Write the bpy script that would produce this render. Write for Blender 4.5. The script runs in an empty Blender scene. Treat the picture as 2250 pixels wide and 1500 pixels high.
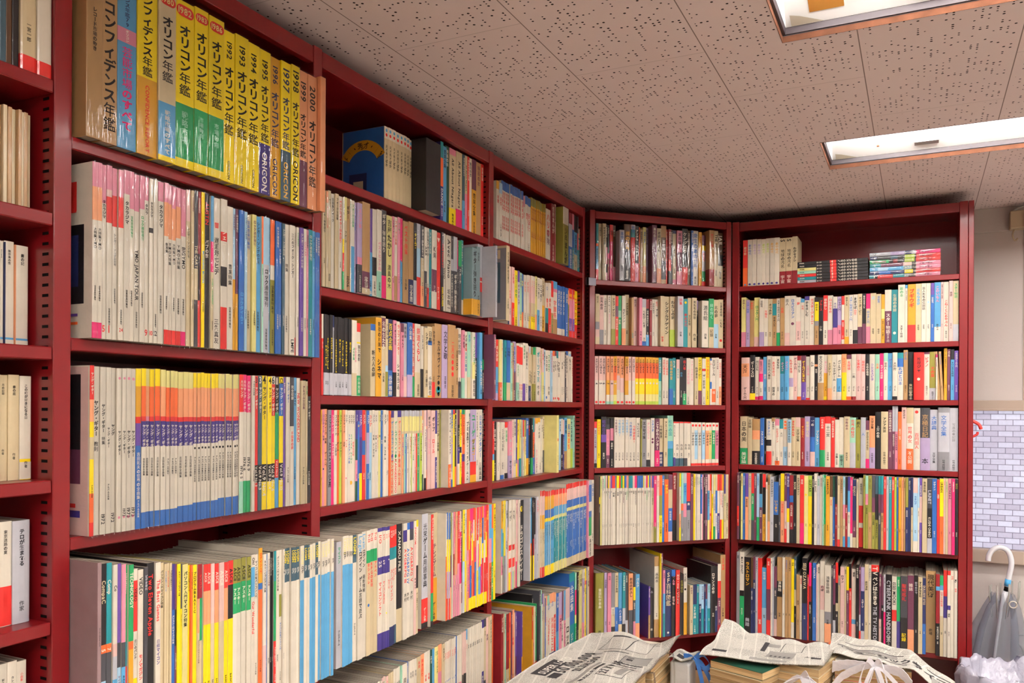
import bpy, math, random
from mathutils import Matrix, Vector
random.seed(7)
R = math.radians
scene = bpy.context.scene
COL = scene.collection

# ------------------------------------------------------------------ camera
cam_d = bpy.data.cameras.new('camera'); cam = bpy.data.objects.new('camera', cam_d); COL.objects.link(cam)
cam_d.sensor_width = 36.0; cam_d.lens = 29.12; cam_d.shift_y = (895 - 750) / 2250; cam_d.clip_start = 0.02
EYE = 1.5
cam.matrix_world = Matrix.Translation((0, 0, EYE)) @ Matrix.Rotation(R(26.2 - 90), 4, 'Z') @ Matrix.Rotation(R(90), 4, 'X') @ Matrix.Rotation(R(0.278), 4, 'Z')
scene.camera = cam

# ------------------------------------------------------------------ world, exposure
w = bpy.data.worlds.new('world'); scene.world = w; w.use_nodes = True
w.node_tree.nodes['Background'].inputs[0].default_value = (0.9, 0.93, 1.0, 1)
w.node_tree.nodes['Background'].inputs[1].default_value = 0.3
vs = scene.view_settings
vs.view_transform = 'Standard'; vs.look = 'None'; vs.gamma = 1.0; vs.use_curve_mapping = False
vs.exposure = 0.31
scene.cycles.max_bounces = 6; scene.cycles.transparent_max_bounces = 8; scene.cycles.use_adaptive_sampling = True; scene.cycles.adaptive_threshold = 0.025; scene.cycles.caustics_reflective = False; scene.cycles.caustics_refractive = False
scene.cycles.use_denoising = True

# ------------------------------------------------------------------ lamps of the room (fluorescent troughs in the ceiling)
CEIL = 2.262
TROUGH = [(1.50, 1.795), (2.515, 2.81), (0.485, 0.78), (-0.53, -0.235), (-1.545, -1.25)]
T_Y0, T_Y1 = 0.26, -0.93
TUBE_GLOW = 46.0      # the tubes themselves (built below, in the troughs) light the room

# ------------------------------------------------------------------ materials
def lin(h):
    v = [int(h[i:i + 2], 16) / 255 for i in (0, 2, 4)]
    return tuple(c / 12.92 if c <= 0.04045 else ((c + 0.055) / 1.055) ** 2.4 for c in v)
MATS = {}
def mat(name, hexc, rough=0.5, spec=0.5, var=0.0, bump=0.0, bscale=60, coat=0.0, metal=0.0, emit=0.0, trans=0.0, alpha=1.0, wear=0.0):
    if name in MATS: return MATS[name]
    m = bpy.data.materials.new(name); m.use_nodes = True; nt = m.node_tree; N = nt.nodes; L = nt.links
    p = N['Principled BSDF']; c = lin(hexc) + (1,)
    p.inputs['Base Color'].default_value = c; p.inputs['Roughness'].default_value = rough
    p.inputs['Specular IOR Level'].default_value = spec; p.inputs['Metallic'].default_value = metal
    p.inputs['Coat Weight'].default_value = coat; p.inputs['Coat Roughness'].default_value = 0.12
    p.inputs['Transmission Weight'].default_value = trans; p.inputs['Alpha'].default_value = alpha
    if emit: p.inputs['Emission Color'].default_value = c; p.inputs['Emission Strength'].default_value = emit
    tc = N.new('ShaderNodeTexCoord')
    if var or wear:
        oi = N.new('ShaderNodeObjectInfo'); hs = N.new('ShaderNodeHueSaturation'); mr = N.new('ShaderNodeMapRange')
        mr.inputs['To Min'].default_value = 1 - var; mr.inputs['To Max'].default_value = 1 + var * 0.6
        L.new(oi.outputs['Random'], mr.inputs['Value']); L.new(mr.outputs[0], hs.inputs['Value'])
        nz = N.new('ShaderNodeTexNoise'); nz.inputs['Scale'].default_value = 35; nz.inputs['Detail'].default_value = 6
        L.new(tc.outputs['Object'], nz.inputs['Vector'])
        mr2 = N.new('ShaderNodeMapRange'); mr2.inputs['From Min'].default_value = 0.3; mr2.inputs['From Max'].default_value = 0.7
        mr2.inputs['To Min'].default_value = 1 - wear; mr2.inputs['To Max'].default_value = 1.0
        L.new(nz.outputs['Fac'], mr2.inputs['Value'])
        mx = N.new('ShaderNodeMix'); mx.data_type = 'RGBA'; mx.blend_type = 'MULTIPLY'; mx.inputs[0].default_value = 1
        hs.inputs['Color'].default_value = c; L.new(hs.outputs[0], mx.inputs[6]); L.new(mr2.outputs[0], mx.inputs[7]); L.new(mx.outputs[2], p.inputs['Base Color'])
    if bump:
        nb = N.new('ShaderNodeTexNoise'); nb.inputs['Scale'].default_value = bscale; nb.inputs['Detail'].default_value = 3
        L.new(tc.outputs['Object'], nb.inputs['Vector']); bp = N.new('ShaderNodeBump'); bp.inputs['Strength'].default_value = bump; bp.inputs['Distance'].default_value = 0.01
        L.new(nb.outputs['Fac'], bp.inputs['Height']); L.new(bp.outputs[0], p.inputs['Normal']); L.new(bp.outputs[0], p.inputs['Coat Normal'])
    MATS[name] = m; return m

PAL = dict(w='e3dac8 white', c='d2c09a cream', t='b58e5e tan', T='5b3f28 brown', k='1e1c1f black', g='8a888c grey', G='45454b charcoal', s='bfbfc6 silver',
 r='d9302b red', R='8e2027 crimson', p='e08aa0 pink', P='e2266f magenta', q='e6bfb6 blush', o='ee6a32 orange', O='f0a273 salmon', y='fbdd12 yellow', Y='e6dc8c straw',
 a='dfa32a amber', l='b9d24a lime', e='1f9a5b green', E='1d4f3c bottle-green', m='9fd3b8 mint', u='2f66b0 blue', U='27315f navy', b='58a2d0 azure', B='a9cfe6 pale-blue',
 h='1f8a92 teal', H='3d5a68 slate', v='6a4a9e violet', V='b7a3c8 lilac', n='6e3b52 plum', i='41357f indigo', z='8f8a3a olive', x='8ba4a8 grey-blue', X='94797a mauve')
PALN = {k: v.split()[1].replace('-', ' ') for k, v in PAL.items()}
def book_mat(k, fin):
    if fin == 'g': return mat('cover_' + k + '_gloss', PAL[k].split()[0], 0.28, 0.5, 0.10, 0.06, 90, 0.5, wear=0.10)
    if fin == 'p': return mat('cover_' + k + '_wrapped', PAL[k].split()[0], 0.4, 0.4, 0.10, 0.08, 70, 0.1, wear=0.10)
    return mat('cover_' + k, PAL[k].split()[0], 0.48, 0.4, 0.12, 0.04, 80, 0.12, wear=0.12)
def ink(k): return mat('ink_' + k, PAL[k].split()[0] if k != 'k' else '17151a', 0.55, 0.3)
RED = mat('red_steel', '780f14', 0.36, 0.42, 0, 0.02, 40, 0.25)
SLOT = mat('slot_shadow', '0c0809', 0.8, 0.1)
# page edges: fine lines along the sheets
def page_material(name='page_edges', dark='6a6055', light='a99d8c'):
    m = bpy.data.materials.new(name); m.use_nodes = True; N = m.node_tree.nodes; L = m.node_tree.links; p = N['Principled BSDF']
    p.inputs['Roughness'].default_value = 0.85; tc = N.new('ShaderNodeTexCoord'); mp = N.new('ShaderNodeMapping'); mp.inputs['Scale'].default_value = (900, 6, 6)
    nz = N.new('ShaderNodeTexNoise'); nz.inputs['Scale'].default_value = 1.0; nz.inputs['Detail'].default_value = 2
    cr = N.new('ShaderNodeValToRGB'); cr.color_ramp.elements[0].position = 0.3; cr.color_ramp.elements[0].color = lin(dark) + (1,); cr.color_ramp.elements[1].position = 0.62; cr.color_ramp.elements[1].color = lin(light) + (1,)
    oi = N.new('ShaderNodeObjectInfo'); hs = N.new('ShaderNodeHueSaturation'); mr = N.new('ShaderNodeMapRange'); mr.inputs['To Min'].default_value = 0.6; mr.inputs['To Max'].default_value = 1.1
    L.new(oi.outputs['Random'], mr.inputs['Value']); L.new(mr.outputs[0], hs.inputs['Value'])
    L.new(tc.outputs['Object'], mp.inputs[0]); L.new(mp.outputs[0], nz.inputs['Vector']); L.new(nz.outputs['Fac'], cr.inputs[0]); L.new(cr.outputs[0], hs.inputs['Color']); L.new(hs.outputs[0], p.inputs['Base Color'])
    return m
PAGES = page_material(); OLD_PAGES = page_material('old_page_edges', '9a7c50', 'd8b988')
def film_material(name, tint, gl, rough, bump, bscale):
    m = bpy.data.materials.new(name); m.use_nodes = True; N = m.node_tree.nodes; L = m.node_tree.links; N.remove(N['Principled BSDF'])
    out = N['Material Output']; t = N.new('ShaderNodeBsdfTransparent'); t.inputs[0].default_value = tint; g = N.new('ShaderNodeBsdfGlossy'); g.inputs['Roughness'].default_value = rough
    fr = N.new('ShaderNodeFresnel'); fr.inputs[0].default_value = 1.45; ma = N.new('ShaderNodeMath'); ma.operation = 'MULTIPLY_ADD'; ma.inputs[1].default_value = 0.5; ma.inputs[2].default_value = gl
    mx = N.new('ShaderNodeMixShader'); tc = N.new('ShaderNodeTexCoord'); mp = N.new('ShaderNodeMapping'); mp.inputs['Scale'].default_value = (1.8, 1.0, 0.14)
    nz = N.new('ShaderNodeTexNoise'); nz.inputs['Scale'].default_value = bscale; nz.inputs['Detail'].default_value = 3; bp = N.new('ShaderNodeBump'); bp.inputs['Strength'].default_value = bump; bp.inputs['Distance'].default_value = 0.01
    L.new(tc.outputs['Object'], mp.inputs[0]); L.new(mp.outputs[0], nz.inputs['Vector']); L.new(nz.outputs['Fac'], bp.inputs['Height'])
    L.new(bp.outputs[0], g.inputs['Normal']); L.new(bp.outputs[0], fr.inputs['Normal']); L.new(fr.outputs[0], ma.inputs[0]); L.new(ma.outputs[0], mx.inputs[0]); L.new(t.outputs[0], mx.inputs[1]); L.new(g.outputs[0], mx.inputs[2]); L.new(mx.outputs[0], out.inputs[0])
    return m
FILM = film_material('clear_film', (0.99, 0.99, 0.99, 1), 0.03, 0.06, 0.7, 30)

# ------------------------------------------------------------------ helpers
def tag(o, label, cat, group=None, kind=None):
    if label: o['label'] = label
    if cat: o['category'] = cat
    if group: o['group'] = group
    if kind: o['kind'] = kind
    return o
class MB:
    """collects polygons with a material per face, links them as ONE mesh object"""
    def __init__(s): s.v = []; s.f = []; s.m = []; s.mats = []
    def mi(s, m):
        if m not in s.mats: s.mats.append(m)
        return s.mats.index(m)
    def add(s, vs, fs, m):
        n = len(s.v); s.v += [tuple(x) for x in vs]; k = s.mi(m)
        for f in fs: s.f.append(tuple(i + n for i in f)); s.m.append(k)
    def box(s, a, b, m, M=None):
        x0, y0, z0 = a; x1, y1, z1 = b
        vs = [(x0, y0, z0), (x1, y0, z0), (x1, y1, z0), (x0, y1, z0), (x0, y0, z1), (x1, y0, z1), (x1, y1, z1), (x0, y1, z1)]
        if M is not None: vs = [tuple(M @ Vector(v)) for v in vs]
        s.add(vs, [(0, 3, 2, 1), (4, 5, 6, 7), (0, 1, 5, 4), (1, 2, 6, 5), (2, 3, 7, 6), (3, 0, 4, 7)], m)
    def prism(s, pts, z0, z1, m):
        n = len(pts); vs = [(x, y, z0) for x, y in pts] + [(x, y, z1) for x, y in pts]
        s.add(vs, [tuple(range(n))[::-1], tuple(range(n, 2 * n))] + [(i, (i + 1) % n, n + (i + 1) % n, n + i) for i in range(n)], m)
    def tube(s, path, r, m, n=8, cap=True):
        path = [Vector(p) for p in path]; vs = []; k = len(path); rs = r if isinstance(r, (list, tuple)) else [r] * k
        up = Vector((0.13, 0.2, 1)).normalized()
        for i, p in enumerate(path):
            d = (path[min(i + 1, k - 1)] - path[max(i - 1, 0)]).normalized(); a = d.cross(up)
            if a.length < 1e-3: a = d.cross(Vector((1, 0, 0)))
            a.normalize(); b = d.cross(a)
            for j in range(n):
                t = 2 * math.pi * j / n; vs.append(p + (a * math.cos(t) + b * math.sin(t)) * rs[i])
        fs = [(i * n + j, i * n + (j + 1) % n, (i + 1) * n + (j + 1) % n, (i + 1) * n + j) for i in range(k - 1) for j in range(n)]
        if cap: fs += [tuple(range(n))[::-1], tuple(range((k - 1) * n, k * n))]
        s.add(vs, fs, m)
    def ribbon(s, path, wide, m, thick=0.0006):
        """a flat tape along a path; wide = a vector across the tape (or one per point)"""
        path = [Vector(p) for p in path]; k = len(path); ws = [Vector(q) for q in wide] if isinstance(wide, list) else [Vector(wide)] * k
        vs = []
        for i, p in enumerate(path):
            d = (path[min(i + 1, k - 1)] - path[max(i - 1, 0)]).normalized(); nrm = d.cross(ws[i]).normalized() * thick
            vs += [p - ws[i] / 2 + nrm, p + ws[i] / 2 + nrm, p + ws[i] / 2 - nrm, p - ws[i] / 2 - nrm]
        fs = [(i * 4 + j, i * 4 + (j + 1) % 4, i * 4 + 4 + (j + 1) % 4, i * 4 + 4 + j) for i in range(k - 1) for j in range(4)] + [(3, 2, 1, 0), (4 * k - 4, 4 * k - 3, 4 * k - 2, 4 * k - 1)]
        s.add(vs, fs, m)
    def build(s, name, parent=None, smooth=False, bevel=0.0, seg=2):
        me = bpy.data.meshes.new(name); me.from_pydata(s.v, [], s.f)
        for m in s.mats: me.materials.append(m)
        me.polygons.foreach_set('material_index', s.m)
        if smooth: me.polygons.foreach_set('use_smooth', [True] * len(s.f))
        me.update(); o = bpy.data.objects.new(name, me); COL.objects.link(o)
        if parent is not None: o.parent = parent
        if bevel:
            b = o.modifiers.new('edge', 'BEVEL'); b.width = bevel; b.segments = seg; b.limit_method = 'ANGLE'; b.angle_limit = R(40)
        return o
def empty(name, M=None):
    o = bpy.data.objects.new(name, None); COL.objects.link(o); o.empty_display_size = 0.05
    if M is not None: o.matrix_world = M
    return o

# ------------------------------------------------------------------ lettering: every character becomes a small outline mesh once
GLYPH = {}
def glyph(ch):
    if ch not in GLYPH:
        cu = bpy.data.curves.new('letters', 'FONT'); cu.body = ch; cu.size = 1; cu.resolution_u = 2
        cu.offset = 0.02 if ord(ch) < 0x2000 else 0.034 if 0x3040 <= ord(ch) < 0x3100 else 0.008
        o = bpy.data.objects.new('letters', cu); COL.objects.link(o)
        dg = bpy.context.evaluated_depsgraph_get(); ev = o.evaluated_get(dg); me = ev.to_mesh()
        vs = [(v.co.x, v.co.y) for v in me.vertices]; fs = [tuple(p.vertices) for p in me.polygons]
        ev.to_mesh_clear(); bpy.data.objects.remove(o); bpy.data.curves.remove(cu)
        x0 = min([v[0] for v in vs] or [0]); x1 = max([v[0] for v in vs] or [0.3])
        GLYPH[ch] = (vs, fs, x0, x1)
    return GLYPH[ch]
def is_latin(t): return all(ord(c) < 0x2000 for c in t)
def spine_text(mb, t, x, ztop, width, zmin, y, m, stretch=1.0):
    """lettering down a spine in local x/z at depth y; x = centre line"""
    if is_latin(t):
        adv = []; tot = 0
        for c in t:
            vs, fs, a, b = glyph(c)
            if not vs: adv.append((tot, None)); tot += 0.32; continue
            adv.append((tot - a, c)); tot += (b - a) + 0.09
        k = min(width / 0.74, (ztop - zmin) / max(tot, 0.1))
        for ox, c in adv:
            if c is None: continue
            vs, fs, a, b = glyph(c)
            mb.add([(x + (vy - 0.35) * k, y, ztop - (vx + ox) * k) for vx, vy in vs], fs, m)
    else:
        n = len(t); k = min(width, (ztop - zmin) / (n * 1.02)); kh = k; kw = min(width, k * 1.25)
        for i, c in enumerate(t):
            vs, fs, a, b = glyph(c)
            zc = ztop - (i + 0.5) * kh * 1.02
            if c in 'ー―-':
                mb.add([(x + (vy - 0.38) * kw, y, zc - (vx - 0.5) * kh) for vx, vy in vs], fs, m)
            elif ord(c) < 0x2000:
                mb.add([(x + (vx - (a + b) / 2) * kw * 1.1, y, zc + (vy - 0.36) * kh * 1.1) for vx, vy in vs], fs, m)
            else:
                mb.add([(x + (vx - 0.5) * kw, y, zc + (vy - 0.38) * kh) for vx, vy in vs], fs, m)
def pill_text(mb, t, x, zc, width, y, m, pm):
    """short word across the spine on a rounded red pill"""
    tot = sum(glyph(c)[3] - glyph(c)[2] + .08 for c in t); k = width * .8 / tot; hh = k * .62; rr = hh
    pts = [(x + s * (width / 2 - rr) + rr * math.cos(a), y, zc + rr * math.sin(a)) for s, a0 in ((1, -90), (-1, 90)) for a in [R(a0 + i * 22.5) for i in range(9)]]
    mb.add(pts, [tuple(range(len(pts)))], pm); ox = x - width * .4
    for c in t:
        vs, fs, a, b = glyph(c); mb.add([(ox + (vx - a) * k, y - .0002, zc + (vy - .35) * k) for vx, vy in vs], fs, m); ox += (b - a + .08) * k
def cross_text(mb, t, x, zc, width, y, m):
    """short word or number upright across the spine"""
    tot = sum(glyph(c)[3] - glyph(c)[2] + .08 for c in t); k = width / max(tot, .62); ox = x - tot * k / 2
    for c in t:
        vs, fs, a, b = glyph(c); mb.add([(ox + (vx - a) * k, y, zc + (vy - .35) * k * 1.3) for vx, vy in vs], fs, m); ox += (b - a + .08) * k
def flat_text(mb, t, f, m, height):
    """lettering laid on a surface through f(u, v) -> point; returns its length"""
    tot = 0
    for c in t:
        vs, fs, a, b = glyph(c)
        if vs: mb.add([f((vx - a + tot) * height, vy * height) for vx, vy in vs], fs, m)
        tot += (b - a) + 0.12 if vs else 0.35
    return tot * height

# ------------------------------------------------------------------ the room
X_END, Y_WALL, X_REAR, Y_FAR = 3.62, 1.365, -2.6, -6.0
def ceiling_material():
    m = bpy.data.materials.new('perforated_ceiling_tiles'); m.use_nodes = True; N = m.node_tree.nodes; L = m.node_tree.links; p = N['Principled BSDF']
    p.inputs['Roughness'].default_value = 0.9; p.inputs['Specular IOR Level'].default_value = 0.2
    tc = N.new('ShaderNodeTexCoord')
    def mathn(op, a, b=None):
        n = N.new('ShaderNodeMath'); n.operation = op
        for i, v in enumerate((a, b)):
            if v is None: continue
            if isinstance(v, (int, float)): n.inputs[i].default_value = v
            else: L.new(v, n.inputs[i])
        return n.outputs[0]
    sp = N.new('ShaderNodeSeparateXYZ'); L.new(tc.outputs['Object'], sp.inputs[0]); X, Y = sp.outputs[0], sp.outputs[1]
    TY, TX, OY, OX = 0.2985, 0.578, 0.116, 0.325
    ty = mathn('DIVIDE', mathn('SUBTRACT', Y, OY), TY); rowi = mathn('FLOOR', ty); fy = mathn('SUBTRACT', ty, rowi)
    par = mathn('MULTIPLY', mathn('MODULO', mathn('ADD', rowi, 100), 2), 0.5)
    tx = mathn('ADD', mathn('DIVIDE', mathn('SUBTRACT', X, OX), TX), par); coli = mathn('FLOOR', tx); fx = mathn('SUBTRACT', tx, coli)
    ey = mathn('MULTIPLY', mathn('MINIMUM', fy, mathn('SUBTRACT', 1, fy)), TY); ex = mathn('MULTIPLY', mathn('MINIMUM', fx, mathn('SUBTRACT', 1, fx)), TX)
    edge = mathn('MINIMUM', ey, ex)
    jy = mathn('LESS_THAN', ey, 0.0011); jx = mathn('MULTIPLY', mathn('LESS_THAN', ex, 0.0009), 0.45); joint = mathn('MAXIMUM', jy, jx)
    # punched holes on a grid, most places left blank; their inner shade painted dark
    GX, GY = 0.0093, 0.0124
    hx = mathn('DIVIDE', X, GX); ix = mathn('FLOOR', hx); hy = mathn('DIVIDE', Y, GY); iy = mathn('FLOOR', hy)
    cb = N.new('ShaderNodeCombineXYZ'); L.new(ix, cb.inputs[0]); L.new(iy, cb.inputs[1]); wn = N.new('ShaderNodeTexWhiteNoise'); wn.noise_dimensions = '2D'; L.new(cb.outputs[0], wn.inputs['Vector'])
    sw = N.new('ShaderNodeSeparateColor'); L.new(wn.outputs['Color'], sw.inputs[0])
    lx = mathn('MULTIPLY', mathn('SUBTRACT', mathn('SUBTRACT', hx, ix), 0.5), GX); ly = mathn('MULTIPLY', mathn('SUBTRACT', mathn('SUBTRACT', hy, iy), 0.5), GY)
    rr = mathn('SQRT', mathn('ADD', mathn('MULTIPLY', lx, lx), mathn('MULTIPLY', ly, ly)))
    hole = mathn('MULTIPLY', mathn('LESS_THAN', rr, mathn('ADD', mathn('MULTIPLY', sw.outputs[1], 0.0011), 0.0017)), mathn('LESS_THAN', sw.outputs[0], 0.24))
    hole = mathn('MULTIPLY', hole, mathn('GREATER_THAN', edge, 0.011))
    nz = N.new('ShaderNodeTexNoise'); nz.inputs['Scale'].default_value = 3.0; L.new(tc.outputs['Object'], nz.inputs['Vector'])
    base = N.new('ShaderNodeMix'); base.data_type = 'RGBA'; base.inputs[6].default_value = lin('d6c5c4') + (1,); base.inputs[7].default_value = lin('e0d1cf') + (1,); L.new(nz.outputs['Fac'], base.inputs[0])
    m1 = N.new('ShaderNodeMix'); m1.data_type = 'RGBA'; m1.inputs[7].default_value = lin('857570') + (1,); L.new(joint, m1.inputs[0]); L.new(base.outputs[2], m1.inputs[6])
    m2 = N.new('ShaderNodeMix'); m2.data_type = 'RGBA'; m2.inputs[7].default_value = lin('241a1a') + (1,); L.new(hole, m2.inputs[0]); L.new(m1.outputs[2], m2.inputs[6])
    L.new(m2.outputs[2], p.inputs['Base Color'])
    bp = N.new('ShaderNodeBump'); bp.inputs['Distance'].default_value = 0.004; bp.inputs['Strength'].default_value = 0.6; L.new(mathn('SUBTRACT', 1, mathn('MAXIMUM', hole, joint)), bp.inputs['Height']); L.new(bp.outputs[0], p.inputs['Normal'])
    return m
CEILM = ceiling_material()
WALLM = mat('wall_paint', 'c0b7b2', 0.85, 0.25, bump=0.05, bscale=120)
FRAMEM = mat('window_frame_beige', 'a59486', 0.5, 0.4)
FLOORM = mat('floor_vinyl', 'c9bfb0', 0.5, 0.4, bump=0.03, bscale=30, wear=0.15)
def struct(mb, name, **k):
    o = mb.build(name, **k); o['kind'] = 'structure'; return o
# ceiling with openings for the four visible-row troughs and the row behind
mb = MB(); holes = [(x0, x1, y1, y0) for x0, x1 in TROUGH for y0, y1 in ((T_Y0, T_Y1), (T_Y0 - 1.79, T_Y1 - 1.79), (T_Y0 - 3.58, T_Y1 - 3.58))]
xs = sorted({X_REAR - .1, X_END + .1} | {h[0] for h in holes} | {h[1] for h in holes}); ys = sorted({Y_FAR - .1, Y_WALL + .1} | {h[2] for h in holes} | {h[3] for h in holes})
for i in range(len(xs) - 1):
    for j in range(len(ys) - 1):
        cx, cy = (xs[i] + xs[i + 1]) / 2, (ys[j] + ys[j + 1]) / 2
        if any(h[0] < cx < h[1] and h[2] < cy < h[3] for h in holes): continue
        mb.box((xs[i], ys[j], CEIL), (xs[i + 1], ys[j + 1], CEIL + .012), CEILM)
struct(mb, 'ceiling')
mb = MB(); mb.box((X_REAR - .1, Y_FAR - .1, -.1), (X_END + .1, Y_WALL + .1, 0), FLOORM); struct(mb, 'floor')
mb = MB(); mb.box((X_REAR, Y_WALL, 0), (X_END, Y_WALL + .1, CEIL), WALLM); struct(mb, 'wall_left')
mb = MB(); mb.box((X_REAR - .1, Y_FAR, 0), (X_REAR, Y_WALL, CEIL), WALLM); struct(mb, 'wall_rear')
mb = MB(); mb.box((X_REAR, Y_FAR - .1, 0), (X_END, Y_FAR, CEIL), WALLM); struct(mb, 'wall_right')
WY0, WY1, WZ0, WZ1 = -1.35, 0.60, 0.975, 1.5
mb = MB()
mb.box((X_END, Y_FAR, 0), (X_END + .1, Y_WALL, WZ0), WALLM); mb.box((X_END, Y_FAR, WZ1), (X_END + .1, Y_WALL, CEIL), WALLM)
mb.box((X_END, WY1, WZ0), (X_END + .1, Y_WALL, WZ1), WALLM); mb.box((X_END, Y_FAR, WZ0), (X_END + .1, WY0, WZ1), WALLM)
struct(mb, 'wall_end')
mb = MB(); mb.box((X_END - .012, Y_FAR, 2.172), (X_END, Y_WALL, CEIL), WALLM); struct(mb, 'trim_1', bevel=.002)
mb = MB(); mb.box((X_END - .004, -.3525, 1.537), (X_END, -.3465, 2.172), FRAMEM); struct(mb, 'trim_2')
# window with a brick-patterned film, lit from outside
def brick_film():
    m = bpy.data.materials.new('brick_window_film'); m.use_nodes = True; N = m.node_tree.nodes; L = m.node_tree.links; p = N['Principled BSDF']; p.inputs['Roughness'].default_value = 0.4
    tc = N.new('ShaderNodeTexCoord'); sp = N.new('ShaderNodeSeparateXYZ'); cb = N.new('ShaderNodeCombineXYZ'); L.new(tc.outputs['Object'], sp.inputs[0]); L.new(sp.outputs[1], cb.inputs[0]); L.new(sp.outputs[2], cb.inputs[1])
    b = N.new('ShaderNodeTexBrick'); L.new(cb.outputs[0], b.inputs['Vector']); b.inputs['Scale'].default_value = 1; b.inputs['Brick Width'].default_value = 0.0485; b.inputs['Row Height'].default_value = 0.0212; b.inputs['Mortar Size'].default_value = 0.0013; b.inputs['Mortar Smooth'].default_value = 0.25; b.inputs['Bias'].default_value = 0.1
    b.inputs['Color1'].default_value = lin('e4e4f8') + (1,); b.inputs['Color2'].default_value = lin('b8b0c8') + (1,); b.inputs['Mortar'].default_value = lin('3f3a5c') + (1,)
    nz = N.new('ShaderNodeTexNoise'); nz.inputs['Scale'].default_value = 90; L.new(cb.outputs[0], nz.inputs['Vector']); mr = N.new('ShaderNodeMapRange'); mr.inputs['To Min'].default_value = 0.82; mr.inputs['To Max'].default_value = 1.12; L.new(nz.outputs['Fac'], mr.inputs['Value'])
    mx = N.new('ShaderNodeMix'); mx.data_type = 'RGBA'; mx.blend_type = 'MULTIPLY'; mx.inputs[0].default_value = 1; L.new(b.outputs['Color'], mx.inputs[6]); L.new(mr.outputs[0], mx.inputs[7])
    p.inputs['Base Color'].default_value = (.14, .135, .16, 1); L.new(mx.outputs[2], p.inputs['Emission Color']); p.inputs['Emission Strength'].default_value = 0.72
    return m
win = empty('window_1'); win['kind'] = 'structure'
mb = MB(); mb.box((X_END + .004, WY0, WZ0), (X_END + .012, WY1, WZ1), brick_film()); o = mb.build('window_pane', win)
mb = MB(); mb.box((X_END - .016, WY0 - .04, WZ1), (X_END + .02, WY1 + .04, WZ1 + .036), FRAMEM); mb.box((X_END - .02, WY0 - .04, WZ1 - .004), (X_END, WY1 + .04, WZ1 + .006), FRAMEM); mb.build('window_frame', win, bevel=.002)
mb = MB(); mb.box((X_END - .035, WY0 - .04, WZ0 - .05), (X_END + .02, WY1 + .04, WZ0), FRAMEM); mb.build('window_sill', win, bevel=.003)

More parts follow.
